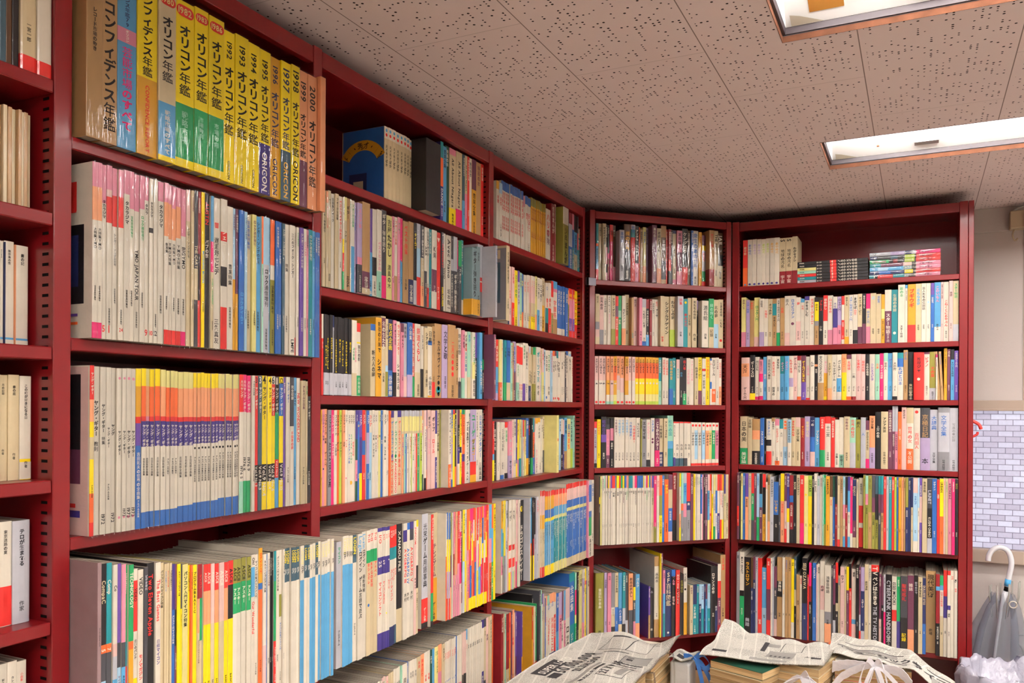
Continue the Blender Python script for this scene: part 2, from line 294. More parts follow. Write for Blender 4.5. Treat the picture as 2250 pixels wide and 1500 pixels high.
# ------------------------------------------------------------------ ceiling light troughs
WHITE_EN = mat('white_enamel', 'f6f6f6', 0.35, 0.5)
TUBE = mat('lit_tube', 'fffaf5', 0.3, emit=TUBE_GLOW)
CUT = mat('cut_board_edge', '5f3a28', 0.9, 0.2, wear=0.35)
DARKM = mat('dark_frame_lip', '352b2f', 0.5, 0.4)
SILV = mat('bright_metal', 'b9b7b2', 0.35, 0.5, metal=0.8)
STICK = mat('amber_sticker', 'e0a24a', 0.5)
def trough(x0, x1, y0, y1, label, sticker):
    UP = CEIL + .0125
    t = empty('ceiling_light', Matrix.Translation(((x0 + x1) / 2, (y0 + y1) / 2, UP))); tag(t, label, 'ceiling light', 'fluorescent lights set into the ceiling')
    ox, oy = (x1 - x0) / 2, (y0 - y1) / 2; hx, hy = ox - .008, oy - .008; mb = MB(); sl = .15; H = .062
    V = [(-hx, -hy, .014), (hx, -hy, .014), (hx, hy, .014), (-hx, hy, .014), (-hx + .05, -hy + .012, H + .03), (hx - sl, -hy + .012, H), (hx - sl, hy - .012, H), (-hx + .05, hy - .012, H + .03)]
    W = [(a * 1.015, b * 1.003, c + .004) for a, b, c in V]
    mb.add(V + W, [(4, 5, 6, 7), (0, 1, 5, 4), (1, 2, 6, 5), (2, 3, 7, 6), (3, 0, 4, 7), (15, 14, 13, 12), (12, 13, 9, 8), (13, 14, 10, 9), (14, 15, 11, 10), (15, 12, 8, 11), (0, 8, 9, 1), (1, 9, 10, 2), (2, 10, 11, 3), (3, 11, 8, 0)], WHITE_EN)
    mb.build('tray', t)
    mb = MB(); k = .007
    for a, b in (((-ox + .001, -oy + .001), (ox - .001, -oy + k)), ((-ox + .001, oy - k), (ox - .001, oy - .001)), ((-ox + .001, -oy + k), (-ox + k, oy - k)), ((ox - k, -oy + k), (ox - .001, oy - k))): mb.box((a[0], a[1], .0003), (b[0], b[1], .0145), DARKM)
    mb.build('frame', t)
    for sx in (-.085, -.045):
        mb = MB(); mb.tube([(sx, -hy + .05, .04), (sx, hy - .05, .04)], .0125, TUBE, 14); mb.build('tube', t, smooth=True)
        for sy in (-1, 1):
            mb = MB(); mb.box((sx - .014, sy * (hy - .035) - .012, .02), (sx + .014, sy * (hy - .035) + .012, .075), WHITE_EN); mb.build('socket', t, bevel=.003)
    P = lambda f, y, o=.0015: (hx - sl * f, y, .014 + (H - .014) * f - o)      # a point on the slanted reflector
    def plate(name, f0, f1, ya, yb, m, o=.001, thick=.0):
        mb = MB(); a = [P(f0, ya, o), P(f1, ya, o), P(f1, yb, o), P(f0, yb, o)]; b = [(x, y, z + o + .001) for x, y, z in a]
        mb.add(a + b, [(0, 1, 2, 3), (3, 2, 1, 0), (0, 4, 5, 1), (1, 5, 6, 2), (2, 6, 7, 3), (3, 7, 4, 0)], m); mb.build(name, t)
    for sy in (-1, 1):
        mb = MB(); mb.add([P(.02, sy * (hy - .012), .002), P(.02, sy * (hy - .075), .002), P(.20, sy * (hy - .03), .004), P(.24, sy * (hy - .012), .004)], [(0, 1, 2, 3)], mat('plate_enamel', 'cfc8b8', .4)); mb.build('corner_plate', t)
    plate('clip', .22, .33, hy - .30, hy - .235, SILV, .006)
    if sticker: plate('sticker', .2, .5, hy - .115, hy - .05, STICK)
    mb = MB(); c = P(.32, hy - .135, .0); mb.tube([(c[0], c[1], c[2] - .004), c], .0035, mat('rust', '8a4a34', .7), 10); mb.build('screw', t)
    mb = MB(); e = .0012   # cut edge of the ceiling board lining the opening
    for a, b in (((-ox, -oy), (ox, -oy + e)), ((-ox, oy - e), (ox, oy)), ((-ox, -oy + e), (-ox + e, oy - e)), ((ox - e, -oy + e), (ox, oy - e))): mb.box((a[0], a[1], -.0134), (b[0], b[1], -.0002), CUT)
    mb.build('cut_edge', t)
LAMP_LABELS = ['lit ceiling light with amber sticker, its corner at the photo top', 'long lit fluorescent ceiling light running off above the window wall', 'lit ceiling light above the camera, second from the long wall bookcases', 'lit ceiling light behind the camera, fourth from the window wall', 'lit ceiling light at the rear, farthest from the window wall']
for i, (x0, x1) in enumerate(TROUGH):
    trough(x0, x1, T_Y0, T_Y1, LAMP_LABELS[i], i == 0)
    for k in (1, 2): trough(x0, x1, T_Y0 - 1.79 * k, T_Y1 - 1.79 * k, ('next row ', 'added fill-row ')[k - 1] + LAMP_LABELS[i].replace('its corner at the photo top', 'outside the photo'), False)  # rearmost row is added out of view for more frontal light

# ------------------------------------------------------------------ bookcases
q = math.sqrt(0.5)
YA = 1.09
BAYS = {  # origin of the front edge, turn about z, posts (start, end, side whose inner face shows), name for labels
 'L': ((0, YA), 0, [(-.26, -.235), (.758, .785)], 'photo-edge bookcase'),
 'A': ((0, YA), 0, [(1.310, 1.3365)], 'yearbook bookcase'),
 'B': ((0, YA), 0, [(2.064, 2.0905)], 'bookcase after yearbooks'),
 'C': ((0, YA), 0, [(2.7905, 2.8075)], 'bookcase before corner'),
 'D': ((2.845, 1.075), -45, [(-.011, .011), (.568, .589)], 'corner bookcase'),
 'E': ((3.27, .651), -90, [(-.006, .0205), (.7735, .7995)], 'end-wall bookcase')}
SHELF_Z = {'L': [1.956, 1.77, 1.582, 1.395, 1.196, .945, .643], 'A': [1.886, 1.597, 1.31, .972, .643], 'B': [1.975, 1.744, 1.523, 1.294, .972, .643], 'C': [1.985, 1.746, 1.52, 1.284, .972, .643],
 'D': [1.97, 1.733, 1.513, 1.279, 1.001, .643], 'E': [1.973, 1.739, 1.533, 1.284, .998, .643]}
INNER = {'L': (-.235, .758), 'A': (.785, 1.31), 'B': (1.3365, 2.064), 'C': (2.0905, 2.7905), 'D': (.011, .568), 'E': (.0205, .7735)}
TOP = 2.221; DEEP = .255; LIP = .0185
CASE_LABEL = {'L': 'dark red steel bookcase cut off at the photo edge', 'A': 'dark red steel bookcase holding the yellow yearbooks on top', 'B': 'dark red steel bookcase with an empty upper corner beside the yearbooks',
 'C': 'dark red steel bookcase ending at the corner, old comics on top', 'D': 'narrow dark red steel bookcase set diagonally across the corner', 'E': 'dark red steel bookcase on the end wall beside the brick window'}
BAYM = {k: Matrix.Translation((v[0][0], v[0][1], 0)) @ Matrix.Rotation(R(v[1]), 4, 'Z') for k, v in BAYS.items()}
def post(t, s0, s1, slots, name='upright'):
    mb = MB(); mb.box((s0, 0, 0), (s1, DEEP, TOP + .003), RED)
    for face in slots:
        x = s0 - .0004 if face < 0 else s1 + .0004
        for y0 in (.011, DEEP - .03):
            z = .66
            while z < TOP - .06:
                vs = [(x, y0, z), (x, y0 + .0135, z), (x, y0 + .0135, z + .0042), (x, y0, z + .0042)]
                mb.add(vs, [(0, 1, 2, 3) if face > 0 else (3, 2, 1, 0)], SLOT); z += .0146
    return mb.build(name, t, bevel=.0012, seg=1)
for k in 'LABCDE':
    t = empty('bookshelf', BAYM[k]); tag(t, CASE_LABEL[k], 'bookcase', 'dark red steel bookcases round the walls')
    ps = BAYS[k][2]
    for i, (a, b) in enumerate(ps): post(t, a, b, (-1, 1))
    if k == 'E': post(t, .8008, .8175, (), 'end_panel')
    a, b = INNER[k]
    for z in SHELF_Z[k]:
        mb = MB(); mb.box((a + .0006, .0012, z - LIP), (b - .0006, DEEP, z), RED); mb.build('shelf', t, bevel=.0015, seg=1)
    mb = MB(); mb.box((a + .0004, .0008, TOP - (.026 if k == 'D' else .033)), (b - .0004, .016, TOP), RED); mb.box((a + .0004, .016, TOP - .012), (b - .0004, DEEP, TOP), RED); mb.build('top_rail', t, bevel=.0012, seg=1)
    mb = MB(); mb.box((a, DEEP - .004, .05), (b, DEEP, TOP), RED); mb.build('back_panel', t)
    mb = MB(); mb.box((a + .0006, .012, 0), (b - .0006, .03, .30), RED); mb.build('kick_board', t)
# clip joining two posts in the corner
mb = MB(); M = Matrix.Translation((2.822, 1.074, 1.958)) @ Matrix.Rotation(R(-30), 4, 'Z')
mb.box((-.022, -.006, -.014), (.022, 0, .014), mat('clip_metal', '9a98a4', .3, .5, metal=.7), M); mb.box((-.022, -.009, -.014), (-.014, -.004, .014), SLOT, M)
tag(mb.build('joining_clip', bevel=.001), 'small metal clip joining posts where the long wall meets the corner', 'clip')

# ------------------------------------------------------------------ books
def parse_bands(s):
    out = [[s[0], 0.0]]; i = 1
    while i < len(s):
        j = i
        while s[j].isdigit(): j += 1
        out.append([s[j], int(s[i:j]) / 100]); i = j + 1
    return out
DARKC = set('kGUuRTEivnHheVz') - set('Vz')
def contrast(k): return 'w' if k in 'kGUuRTEivnHhreP' else 'k'
def make_book(kind, w, h, d, bands, texts, fin, rnd):
    """w thickness, h height, d depth; spine at y = 0 facing -y, foot at z = 0, left face at x = 0"""
    bands = parse_bands(bands); th = .0012 if kind in ('hardcover_book', 'yearbook') else .0006; th = min(th, w * .2)
    curved = kind in ('hardcover_book', 'novel') and w > .012
    bulge = w * .07 if curved else 0
    e = min(.0012, w * .22)
    if curved: outer = [(0, d), (0, bulge), (w * .12, bulge * .35), (w * .35, 0), (w * .65, 0), (w * .88, bulge * .35), (w, bulge), (w, d)]
    else: outer = [(0, d), (0, e), (e * .3, e * .3), (e, 0), (w - e, 0), (w - e * .3, e * .3), (w, e), (w, d)]
    yi = max(bulge, e) + th; innr = [(w - th, d), (w - th, yi + .0005), (th, yi + .0005), (th, d)]
    pts = outer + innr; n = len(pts); no = len(outer)
    zc = [h * (1 - b[1]) for b in bands] + [0.0]
    root = MB(); band = None
    split = None
    if len(bands) > 1 and bands[-1][1] >= .6 and kind in ('hardcover_book', 'paperback_book', 'novel', 'songbook', 'photo_book'): split = len(bands) - 1
    lens = [(bands[i + 1][1] if i + 1 < len(bands) else 1) - bands[i][1] for i in range(len(bands))]
    side = book_mat(bands[lens.index(max(lens))][0], fin)
    if len(bands) > 1 and (kind.endswith('magazine') or kind == 'game_guidebook'): side = book_mat('w', fin)
    for i, (c, _) in enumerate(bands):
        m = book_mat(c, fin); z1, z0 = zc[i], zc[i + 1]
        if i == split: m = book_mat(bands[i - 1][0], fin)
        vs = [(x, y, z0) for x, y in pts] + [(x, y, z1) for x, y in pts]
        root.add(vs, [(j, j + 1, n + j + 1, n + j) for j in range(1, no - 2)], m)
        root.add(vs, [(j, (j + 1) % n, n + (j + 1) % n, n + j) for j in [0] + list(range(no - 2, n))], side)
        if i == 0 or i == len(bands) - 1:
            zz = z1 if i == 0 else z0
            for zz in ([z1] if i == 0 else []) + ([z0] if i == len(bands) - 1 else []):
                vs = [(x, y, zz) for x, y in pts]
                capf = [(0, 1, n - 2, n - 1), (no - 2, no - 1, no, no + 1), tuple(range(1, no - 1)) + (no + 1, no + 2)]
                root.add(vs, capf if zz == 0 else [f[::-1] for f in capf], PAGES if kind.endswith('magazine') or kind == 'game_guidebook' else m)
    if split is not None:
        band = MB(); c = bands[split][0]; m = book_mat(c, fin); z1, z0 = zc[split], zc[split + 1] + .0008; o = .00025
        bp = [(x + (-o if x <= 0 else o if x >= w else 0), y - o) for x, y in outer]; bp[0] = (bp[0][0], d * .5); bp[-1] = (bp[-1][0], d * .5); k = len(bp)
        vs = [(x, y, z0) for x, y in bp] + [(x, y, z1) for x, y in bp]
        band.add(vs, [(j, j + 1, k + j + 1, k + j) for j in range(k - 1)], m)
    for t in texts:
        col = None; size = None; start = None
        if '^' in t: t, s_ = t.rsplit('^', 1); size = float(s_) / 100
        stop = None
        if '@' in t:
            t, s_ = t.rsplit('@', 1)
            if '-' in s_: s_, e_ = s_.split('-'); stop = float(e_) / 100
            start = float(s_) / 100
        if len(t) > 2 and t[1] == ':': col = t[0]; t = t[2:]
        if not t or t == '-': continue
        if t[0] == '=':
            pill_text(root, t[1:], w / 2, h * (1 - (start or .05)), w * .92, -.0003, ink('Y'), ink('r')); continue
        if start is None: start = .06
        if size is None: size = .66
        if t[0] == '+':
            cross_text(root, t[1:], w / 2, h * (1 - start), w * size * 1.2, -.0003, ink(col or 'k')); continue
        under = [b for b in bands if b[1] <= start + .02][-1]
        if col is None: col = contrast(under[0])
        tgt = band if (band is not None and start >= bands[split][1] - .01) else root
        nxt = [b[1] for b in bands if b[1] > start + .05]; lim = .985
        if nxt and nxt[0] - start > .12 : lim = max(nxt[0] - .01, start + .1) if nxt[0] >= .55 else .985
        if stop: lim = stop
        off = -.0007 if tgt is band else -.0003
        spine_text(tgt, t, w / 2, h * (1 - start), w * size, h * (1 - lim), off, ink(col))
    o = root.build(kind)
    if band is not None: band.build('paper_band', o)
    mb = MB(); g = .0015 if kind in ('hardcover_book', 'yearbook') else .0002
    mb.box((th + .0001, yi + .0006, g), (w - th - .0001, d - .001, h - (.003 if g > .001 else .0005)), OLD_PAGES if kind == 'bundled_book' else PAGES); mb.build('page_block', o)
    if fin == 'p' and w > .0035:
        mb = MB(); nx, nz = (4, 16); gx = w + .0006; vs = []
        for iz in range(nz + 1):
            for ix in range(nx + 1):
                x = -.0003 + gx * ix / nx; edge = min(ix, nx - ix) / nx
                y = -.0011 - edge * .0016 * (0.3 + rnd.random()) - (.0012 * abs(math.sin(iz * 1.3 + w * 900)) * edge)
                vs.append((x, y, .0005 + (h + .001) * iz / nz))
        fs = [(iz * (nx + 1) + ix, iz * (nx + 1) + ix + 1, (iz + 1) * (nx + 1) + ix + 1, (iz + 1) * (nx + 1) + ix) for iz in range(nz) for ix in range(nx)]
        mb.add(vs, fs, FILM)
        # folded tip of the bag hanging over the shelf edge
        if w > .0045: mb.add([(w * .1, -.0016, .001), (w * .9, -.0016, .001), (w * (.4 + .2 * rnd.random()), -.0034, -.0035 - .004 * rnd.random())], [(0, 2, 1)], FILM)
        mb.build('plastic_sleeve', o, smooth=True)
    return o
ORD = 'first second third fourth fifth sixth seventh eighth ninth tenth eleventh twelfth thirteenth fourteenth fifteenth sixteenth seventeenth eighteenth nineteenth'.split()
def ordinal(n):
    if n <= 19: return ORD[n - 1]
    t = ['twenty', 'thirty', 'forty', 'fifty', 'sixty', 'seventy', 'eighty', 'ninety'][n // 10 - 2]
    return (t + '-' + ORD[n % 10 - 1]) if n % 10 else t[:-1] + 'ieth'
KIND_CAT = {'yearbook': 'yearbook', 'comic_book': 'comic', 'paperback_book': 'book', 'hardcover_book': 'book', 'novel': 'book', 'songbook': 'songbook', 'photo_book': 'book', 'picture_book': 'book', 'booklet': 'booklet', 'game_guidebook': 'guidebook'}
def describe(bands):
    b = parse_bands(bands); names = []
    for c, _ in b:
        nm = PALN[c]
        if not names or names[-1] != nm: names.append(nm)
    if len(names) == 1: return 'plain ' + names[0]
    ends = [x[1] for x in b[1:]] + [1.0]; big = max(range(len(b)), key=lambda i: ends[i] - b[i][1]); main = PALN[b[big][0]]
    if len(names) == 2: return '%s over %s' % (names[0], names[1])
    rest = [x for x in names if x != main]
    return '%s striped %s' % (main, '-'.join(rest[:3]).replace(' ', '-'))
DATA = """
#L1|L|1.956|-10|hardcover_book|g|短編集/物語
>677.9 9.1,200 k
9.1,200 H
8.5,200 T
9.6,200 k
22.2,200 c89r;一宮一郎@66^30
20.6,200 w90r;ひとり旅@10^30
#L2|L|1.770|-30|novel|g|全集/随筆集/詩集
>692.2 5.9,139 t
6.9,139 t
6,139 c
6.1,138 t
6.1,137 c
5.2,137 t
5.2,137 c
6.3,137 t
7.4,137 c
#L3|L|1.582|-45|novel|m|新潮選書/歴史
>703.4 8,144 w
6.7,144 w92b94w;明日への手紙@8^30
0.6,144 U
14,145 w92b94w;無伴奏の夜@8^30
1.2,143 O
18,142 w92b94w;書の記@8^30
#L4|L|1.395|-40|novel|m|日の名残/夜
>700.3 7,146 c
13.1,146 c;月の記録@8^30;作者@70^30
15.5,146 c;春の庭@10^30;作者@74^30
16.3,146 w80y83w;この町が好きになる日@8^30;作者@82^30
#L5|L|1.196|-35|novel|m|道
>697.2 7.3,147 c
18.4,144 w62r;東京迷路の夏@8^30;r:最新刊@70^30
24.5,143 s;テロが生まれる@8^30;作家@78^30
#L6|L|0.945|-30|novel|m|道
>694.1 7.9,204 w
12.4,202 w;駅へ@10^30
13.5,201 w;カレンダー@10^30
14,199 w;r:小説新@8^30
#A1|A|1.886|18|yearbook|p|年鑑
>793.2 26.8,270 t;レコード市場の動き@30^26
26.6,270 t;コンフィデンス年鑑@22^80
33.7,270 b33p41b;U:コンフィデンス年鑑79@2-32^40;w:オリコン@33.5-40.5^40;P:芸能市場のすべて@43-90^56
37.3,270 y56a;コンフィデンス年鑑@3^84;r:CONFIDENCE REPORT@60^24
33.3,270 c66b97y;=1980@6;オリコン年鑑@15-54^80;w:戦略市場のすべて@70^36
38.5,268 y62e95y;=1982@6;オリコン年鑑@14-57^80;m:戦略市場@66^34
29.5,270 y62e95y;=1983@6;オリコン年鑑@14-57^80;m:市場動向@66^30
33.9,269 y62e95y;=1986@6;オリコン年鑑@14-57^80;m:市場動向@66^30
26,259 y;1992@7^46;オリコン年鑑@23-69^84;ORICON@86^40
31.1,262 y;1993@7^46;オリコン年鑑@23-69^84;ORICON@86^40
29.4,261 y;1994@7^46;オリコン年鑑@23-69^84;ORICON@86^40
30.4,261 y65i;1995@7^48;オリコン年鑑@24-64^84;w:ORICON@71^56
26.1,259 a;U:1996@6^52;U:オリコン年鑑@24-64^84;U:ORICON@72^62
26.6,260 y64H;U:1997@5^66;U:オリコン年鑑@25-63^84;a:ORICON@72^66
23.6,262 y;1998@4^70;オリコン年鑑@26-66^84;ORICON@69^70
25.2,261 O66n;1999@8^60;オリコン年鑑@31-64^80
27.2,262 O;2000@8^60;オリコン年鑑@33-86^80
15.5,265@30 O
#A2|A|1.597|20|music_magazine|p|シンガー・ソングの世界/宝島音楽特集号/ロック通信増刊
>801.5 8.4,254 p14O33w91P;大特集YMO@37^62
8.7,254 p14O33w91P;大特集YMO@37^62
8.4,254 p22w;タカラジマ@20;r:+5@94
9.7,255 p14q18r33w;r:+1@94
8.6,254 p16r34w
8.7,254 p16r34w;r:+24@94
10.6,255 p14w;タカラジマ@18
9.2,256 p22w
9.6,254 p22w;YMO JAPAN TOUR@45
9.2,255 p20w
8.5,254 p14w;タカラ@16;r:+9@94
7.5,254 w30k33w;タカラジマ@14;r:+10@94
8.2,255 w;+12@94
11,254 p12w;タカラジマ@14
8.4,254 p12O33w91r;新特集@37
8.5,253 p12O34w91r;YMO大特集@36^72
8.6,253 p14O34w91r;大特集YMO@36
10.1,253 p12O32w91r;YMO大特集@36
10.3,253 p30w91P;BIGYMO@37
8.9,254 q20c
6,255 c
8.5,256 G50c70G;c:THE CARTE@35
5.6,257 R40k70r
2.7,258 R
7.2,258 y;b:MOONING MOON@38
11.6,259 k;r:AUSTIN@6;w:パブの夜@30
6.3,256 b30P50c
16.1,255 w;r:響@16;遅瀬野七ヒデ@26;三条真友@80
14.2,256 w22r28w45k58w72r;ジェニー@20
14,247 w;音楽特集@40
6.8,246 B50a
6.8,246 n60a
12.1,245 u;b:ロックタイムズ@58
7,245 B
12.4,243 c
10.1,244 Y
13.5,245 b
3.6,246 o35m
14.9,246 B35s
5.7,246 b
11.4,245 o34w45z
10.8,245 u
8.6,245 u;w:ヒットの夜@20
7.8,245 H
12,245 w;特集@30
14.1,245 w;三人のフォーク・シンガー@6^50;LMPE@88
7,245 w86r
7.4,245 w
10.4,246 v
8.5,246 w;p:GUITAR@10
7.2,245 p
12,247 h
7.8,247 b
7.5,247 u
8.8,247 u
#A3|A|1.310|12|guitar_magazine|p|ヤング・ギター/アルバム全曲集/ギター教室
>805.1 7.1,248 r20O33y42c55y75o92r
11.4,247 w;ヤング・ギター 教則@20
9.2,247 w;ヤング・ギター 特集@22;1972@88
9.1,246 w;ヤング・ギター@36^48
8.7,246 w;ヤング@34;1972@88
8.1,246 w;p:●@5;p:●@90;ヤング・ギター@38
7.6,246 w;p:●@5;p:●@90;ヤング・ギター@38;1973@86
9.3,246 w;p:●@5;p:●@90;ヤング・ギター@38;1973@86
8.9,246 w;p:●@5;p:●@90;ヤング・ギター@38;1973@86
10.1,246 y11a30r34v48u;w:吉田拓夫の世界の全曲集@52
8.6,247 y11o30r33i49w90u;w:ヤング・ギター@35;吉田拓郎全曲集@56^46
8.9,247 Y11O30p33i49w90u;w:ヤング・ギター@35;吉田拓郎全曲集@56^46
9.1,247 y11o30r33i49w90u;w:ヤング・ギター@35;吉田拓郎全曲集@56^46
9.7,247 y11o30r33i49w90u;w:ヤング・ギター@35;吉田拓郎全曲集@56^46
9.9,247 Y11O30r33i49w90u;w:ヤング・ギター@35;吉田拓郎全曲集@56^46
8.1,246 Y11o30r33i49w90u;w:ヤング・ギター@35;アルバム特集号@57^46
8.1,246 Y11o30r33i49w90u;w:ヤング・ギター@35;アルバム特集号@57^46
8.1,246 Y11o30r33i49w90u;w:ヤング・ギター@35;アルバム特集号@57^46
10.8,245 Y11O30r33i49w89u;w:ヤング・ギター@35;吉田拓郎全曲集@56^46
10.8,245 Y11O30r33i49w89u;w:ヤング・ギター@35;吉田拓郎全曲集@56^46
10.8,245 Y11O30r33i49w89u;w:ヤング・ギター@35;吉田拓郎全曲集@56^46
7.7,245 y10O30r33i48w88u;w:ヤング・ギター@35;●@50;アルバム全曲集陽水拓郎@57^50
7.7,245 y10O30r33i48w88u;w:ヤング・ギター@35;●@50;アルバム全曲集陽水拓郎@57^50
7.7,245 y10O30r33i48w88u;w:ヤング・ギター@35;●@50;アルバム全曲集陽水拓郎@57^50
7.7,245 y10O30r33i48w88u;w:ヤング・ギター@35;●@50;アルバム全曲集陽水拓郎@57^50
7.7,245 y10O30r33i48w88u;w:ヤング・ギター@35;●@50;アルバム全曲集陽水拓郎@57^50
7.7,245 y10O30r33i48w88u;w:ヤング・ギター@35;●@50;アルバム全曲集陽水拓郎@57^50
7.7,245 y10O30r33i48w88u;w:ヤング・ギター@35;●@50;アルバム全曲集陽水拓郎@57^50
8.2,245 Y10O30r33i47w87u;w:ヤング・ギター@35;●@50;アルバム全曲集かぐや姫@55^50
8.2,245 Y10O30r33i47w87u;w:ヤング・ギター@35;●@50;アルバム全曲集かぐや姫@55^50
8.2,245 Y10O30r33i47w87u;w:ヤング・ギター@35;●@50;アルバム全曲集かぐや姫@55^50
8.2,245 Y10O30r33i47w87u;w:ヤング・ギター@35;●@50;アルバム全曲集かぐや姫@55^50
8.2,245 Y10O30r33i47w87u;w:ヤング・ギター@35;●@50;アルバム全曲集かぐや姫@55^50
8.2,245 Y10O30r33i47w87u;w:ヤング・ギター@35;●@50;アルバム全曲集かぐや姫@55^50
9.5,246 r27w77m;w:月刊ヤング@4;1976 5@66
9.9,245 P27w77e;w:月刊ヤング・ギター@4;1976 6@60
10.1,245 P27w77e;w:月刊ヤング・ギター@4;1976 9@60
7.3,245 w
8.8,245 r66k79r;+3@3;w:ヤング・ギター@8;w:Vol.9 No.3@67
10.4,245 H66k79H;w:+3@3;w:ヤング・ギター@8;w:Vol.9 No.3@67
13.2,245 y66k79y;+4@3;ヤング・ギター@8;w:Vol.9 No.4@67
10.3,245 y66k79y;+4@3;ヤング・ギター@8;w:Vol.9 No.4@67
11.6,245 w6r30y66k79y;+6@3;w:ヤング・ギター@8;w:Vol.9 No.6@67
10.9,245 k27e63r77b;w:+11@3;w:ヤング・ギター@8;w:Vol.9 No.11@64
11.2,245 y5u30y66k79y;+12@3;w:ヤング・ギター@8;w:Vol.9 No.12@67
6.8,245 v
10.9,245 w
10.7,245 G38w;w:完全収録@6;r:手描きの夢@42
9.1,245 b;k:おしゃべり@10
10.5,245 w;r:NEW WONDERLAND@12
12.7,239 c
5.6,238 c
10.4,210 k50k
#A4|A|0.972|55|computer_magazine|m|プログラム集/パソコン入門/マイコン特集/BASIC
>787.0 6.7,306 X;ソートーストナノント@30^40
9.7,304 k38o42G55B;c:CompaC@8;5@40
9,303 h38o42G60w;w:Comp@8;7@40
7.6,300 w38q44s55b;Co@10
6.6,299 v38G50B
7.1,298 p38G50b
4.7,296 e38h50r70w
8.4,295 e12e38o42a;w:TECHNOLOGY@4;w:●@70
7.6,288 w6r32w56y;k:VIDEO@10^64;出口のバンド@36
9.8,285 w;VIDEO@4;r:モノマガジン@44;1987・6@66^72
7.1,287 G;s:ビデオ専科@4
13.9,292 k;r:Two Eleven Apple@6^60
9.8,291 w;r:The Best Games@9;i:日経マイコン@40
7.4,289 c
4.5,286 c
4.6,286 c
4.5,286 c
7.2,283 i25u
3.8,282 n25k45n
7,281 y
2.9,280 G25y
11.1,279 Y
4.1,277 y
4.3,276 o
9.2,275 y
4.9,274 R20O40c
8.9,273 R20e45c;r:マイコン@6
7,272 r16O36y;w:ASCII@5
8.6,271 r16O36y;w:ASCII@5
7.7,271 q16q36c;w:ASCII@5
8.7,270 r16O36y90k;w:ASCII@5
11.2,270 q16q36c90k;w:ASCII@5
9,269 r16O36y88k;w:ASCII@5
10.9,269 r15k36y88k;k:ASCII@5
10.4,269 z15e34w86z;k:ASCII@5;w:アスキー@18
10.9,268 z15e34w86z;k:ASCII@5;w:アスキー@18
11.1,269 z15e34w86z;k:ASCII@5;w:アスキー@18
10.3,269 z15e34w86z;k:ASCII@5;w:アスキー@18
9.1,271 w8b27w;Oh!@2;r:Our Wonderful@30
9.2,269 w
9.4,280 a22u26o;r:ログイン入門@3
8.7,267 w60q
6.2,266 u
6.8,268 w
4.2,268 k
3.5,268 k
6.3,268 h20e60r
8.8,268 w
7.1,268 w30z45w
4.7,268 w
8,268 H23w;y:LOGiN@2;w:ログ@14
8.8,268 H23w;y:LOGiN@2;w:ログ@14
8.1,268 H23w;y:LOGiN@2;w:ログ@14
8.3,267 H23w;y:LOGiN@2;w:ログ@14
8.3,267 H23w;y:LOGiN@2;w:ログ@14
10.7,267 w24b;Y:LOGiN@2;ログ@14
8.5,267 H23w;y:LOGiN@2;w:ログ@14
7.8,267 H23w;y:LOGiN@2;w:ログ@14
8.7,267 w24b;Y:LOGiN@2;ログ@14
9.2,267 w24b;Y:LOGiN@2;ログ@14
8.4,267 H23w;y:LOGiN@2;w:ログ@14
9.8,267 w24b;Y:LOGiN@2;ログ@14
9.1,267 w24b;Y:LOGiN@2;ログ@14
9.6,267 w24b;Y:LOGiN@2;ログ@14
8.4,268 w24b;Y:LOGiN@2;ログ@14
8.1,268 w24b;Y:LOGiN@2;ログ@14
#B1|B|1.975|-20|comic_book|m|音楽全集/映画の本
>1582.5 15.1,173 w16c;b:●@2;r:●@8;天才秀才ばか@24^56
15.1,173 w16c;b:●@2;r:●@8;天才秀才ばか@24^56
15,173 w16c;b:●@2;r:●@8;天才秀才ばか@24^56
15.1,173 w16c;b:●@2;r:●@8;天才秀才ばか@24^56
15.1,173 w16c;b:●@2;r:●@8;天才秀才ばか@24^56
15.1,173 w16c;b:●@2;r:●@8;天才秀才ばか@24^56
15,173 w16c;b:●@2;r:●@8;天才秀才ばか@24^56
15.1,173 w16c;b:●@2;r:●@8;天才秀才ばか@24^56
15.1,173 w16c;b:●@2;r:●@8;天才秀才ばか@24^56
15.1,173 w16c;b:●@2;r:●@8;天才秀才ばか@24^56
15,173 w16c;b:●@2;r:●@8;天才秀才ばか@24^56
!photo_book
>1698.5 67.7,175@20 k;-
>1828.1 14,208 h20o55i;w:DANCE@58
19.7,201 b
18.9,208 E
!songbook
33.4,208 p8c76y;All About Niagara@12^52
31.7,208 c74P;All About Niagara@12^52
12.1,208 H60b
12.3,208 c50p;All About Niagara@12^52
10.9,208 r
15.3,208 w;鶴田の音@5
24,208 n40a
27.4,208 t
16.2,208 r
#B2|B|1.744|4|songbook|p|ギター弾き語り/全曲集/フォーク/ベスト曲集
>1338.0 9.8,194 c
7.1,196 O12c
9.3,199 c;ベスト@8;1006@86
11,195 w
11.1,197 c
11.3,194 w
4.8,194 w45y60r80e
9.8,195 Y25c;フォーク@36
14.2,197 t;ギター@8;1006@84
4.1,197 w
11.7,196 w50b
6.8,194 V
16.2,195 V60p68G;p:スコア集@6;w:STANDARD@80
28.1,201 t75n93c;w:忠司@80
12.9,192 v50b;w:集@94
16,194 w55k76w;GT@93
17.8,195 w70m;p:ベストヒット曲@36
20.7,200 G74P
23.1,191 Y;吉屋たかし@4^74;k:満員の木@58^60
9,193 p
13.4,194 w70t
10.4,196 p80p;e:ナーキー@6
10.8,196 P50b;r:P@50
23.4,192 t
20.9,195 t70U;w:完全譜@76
14,196 k70s;y:タイムズ@12
17.2,197 s30B65r;r:VANGUARD@72
13.1,196 G40c75O
11.9,195 w55G;ARB@24^70
13.4,195 w75r
12.7,195 h
22.9,196 w50n78w;K楽@20
21.5,195 r;w:▼@6
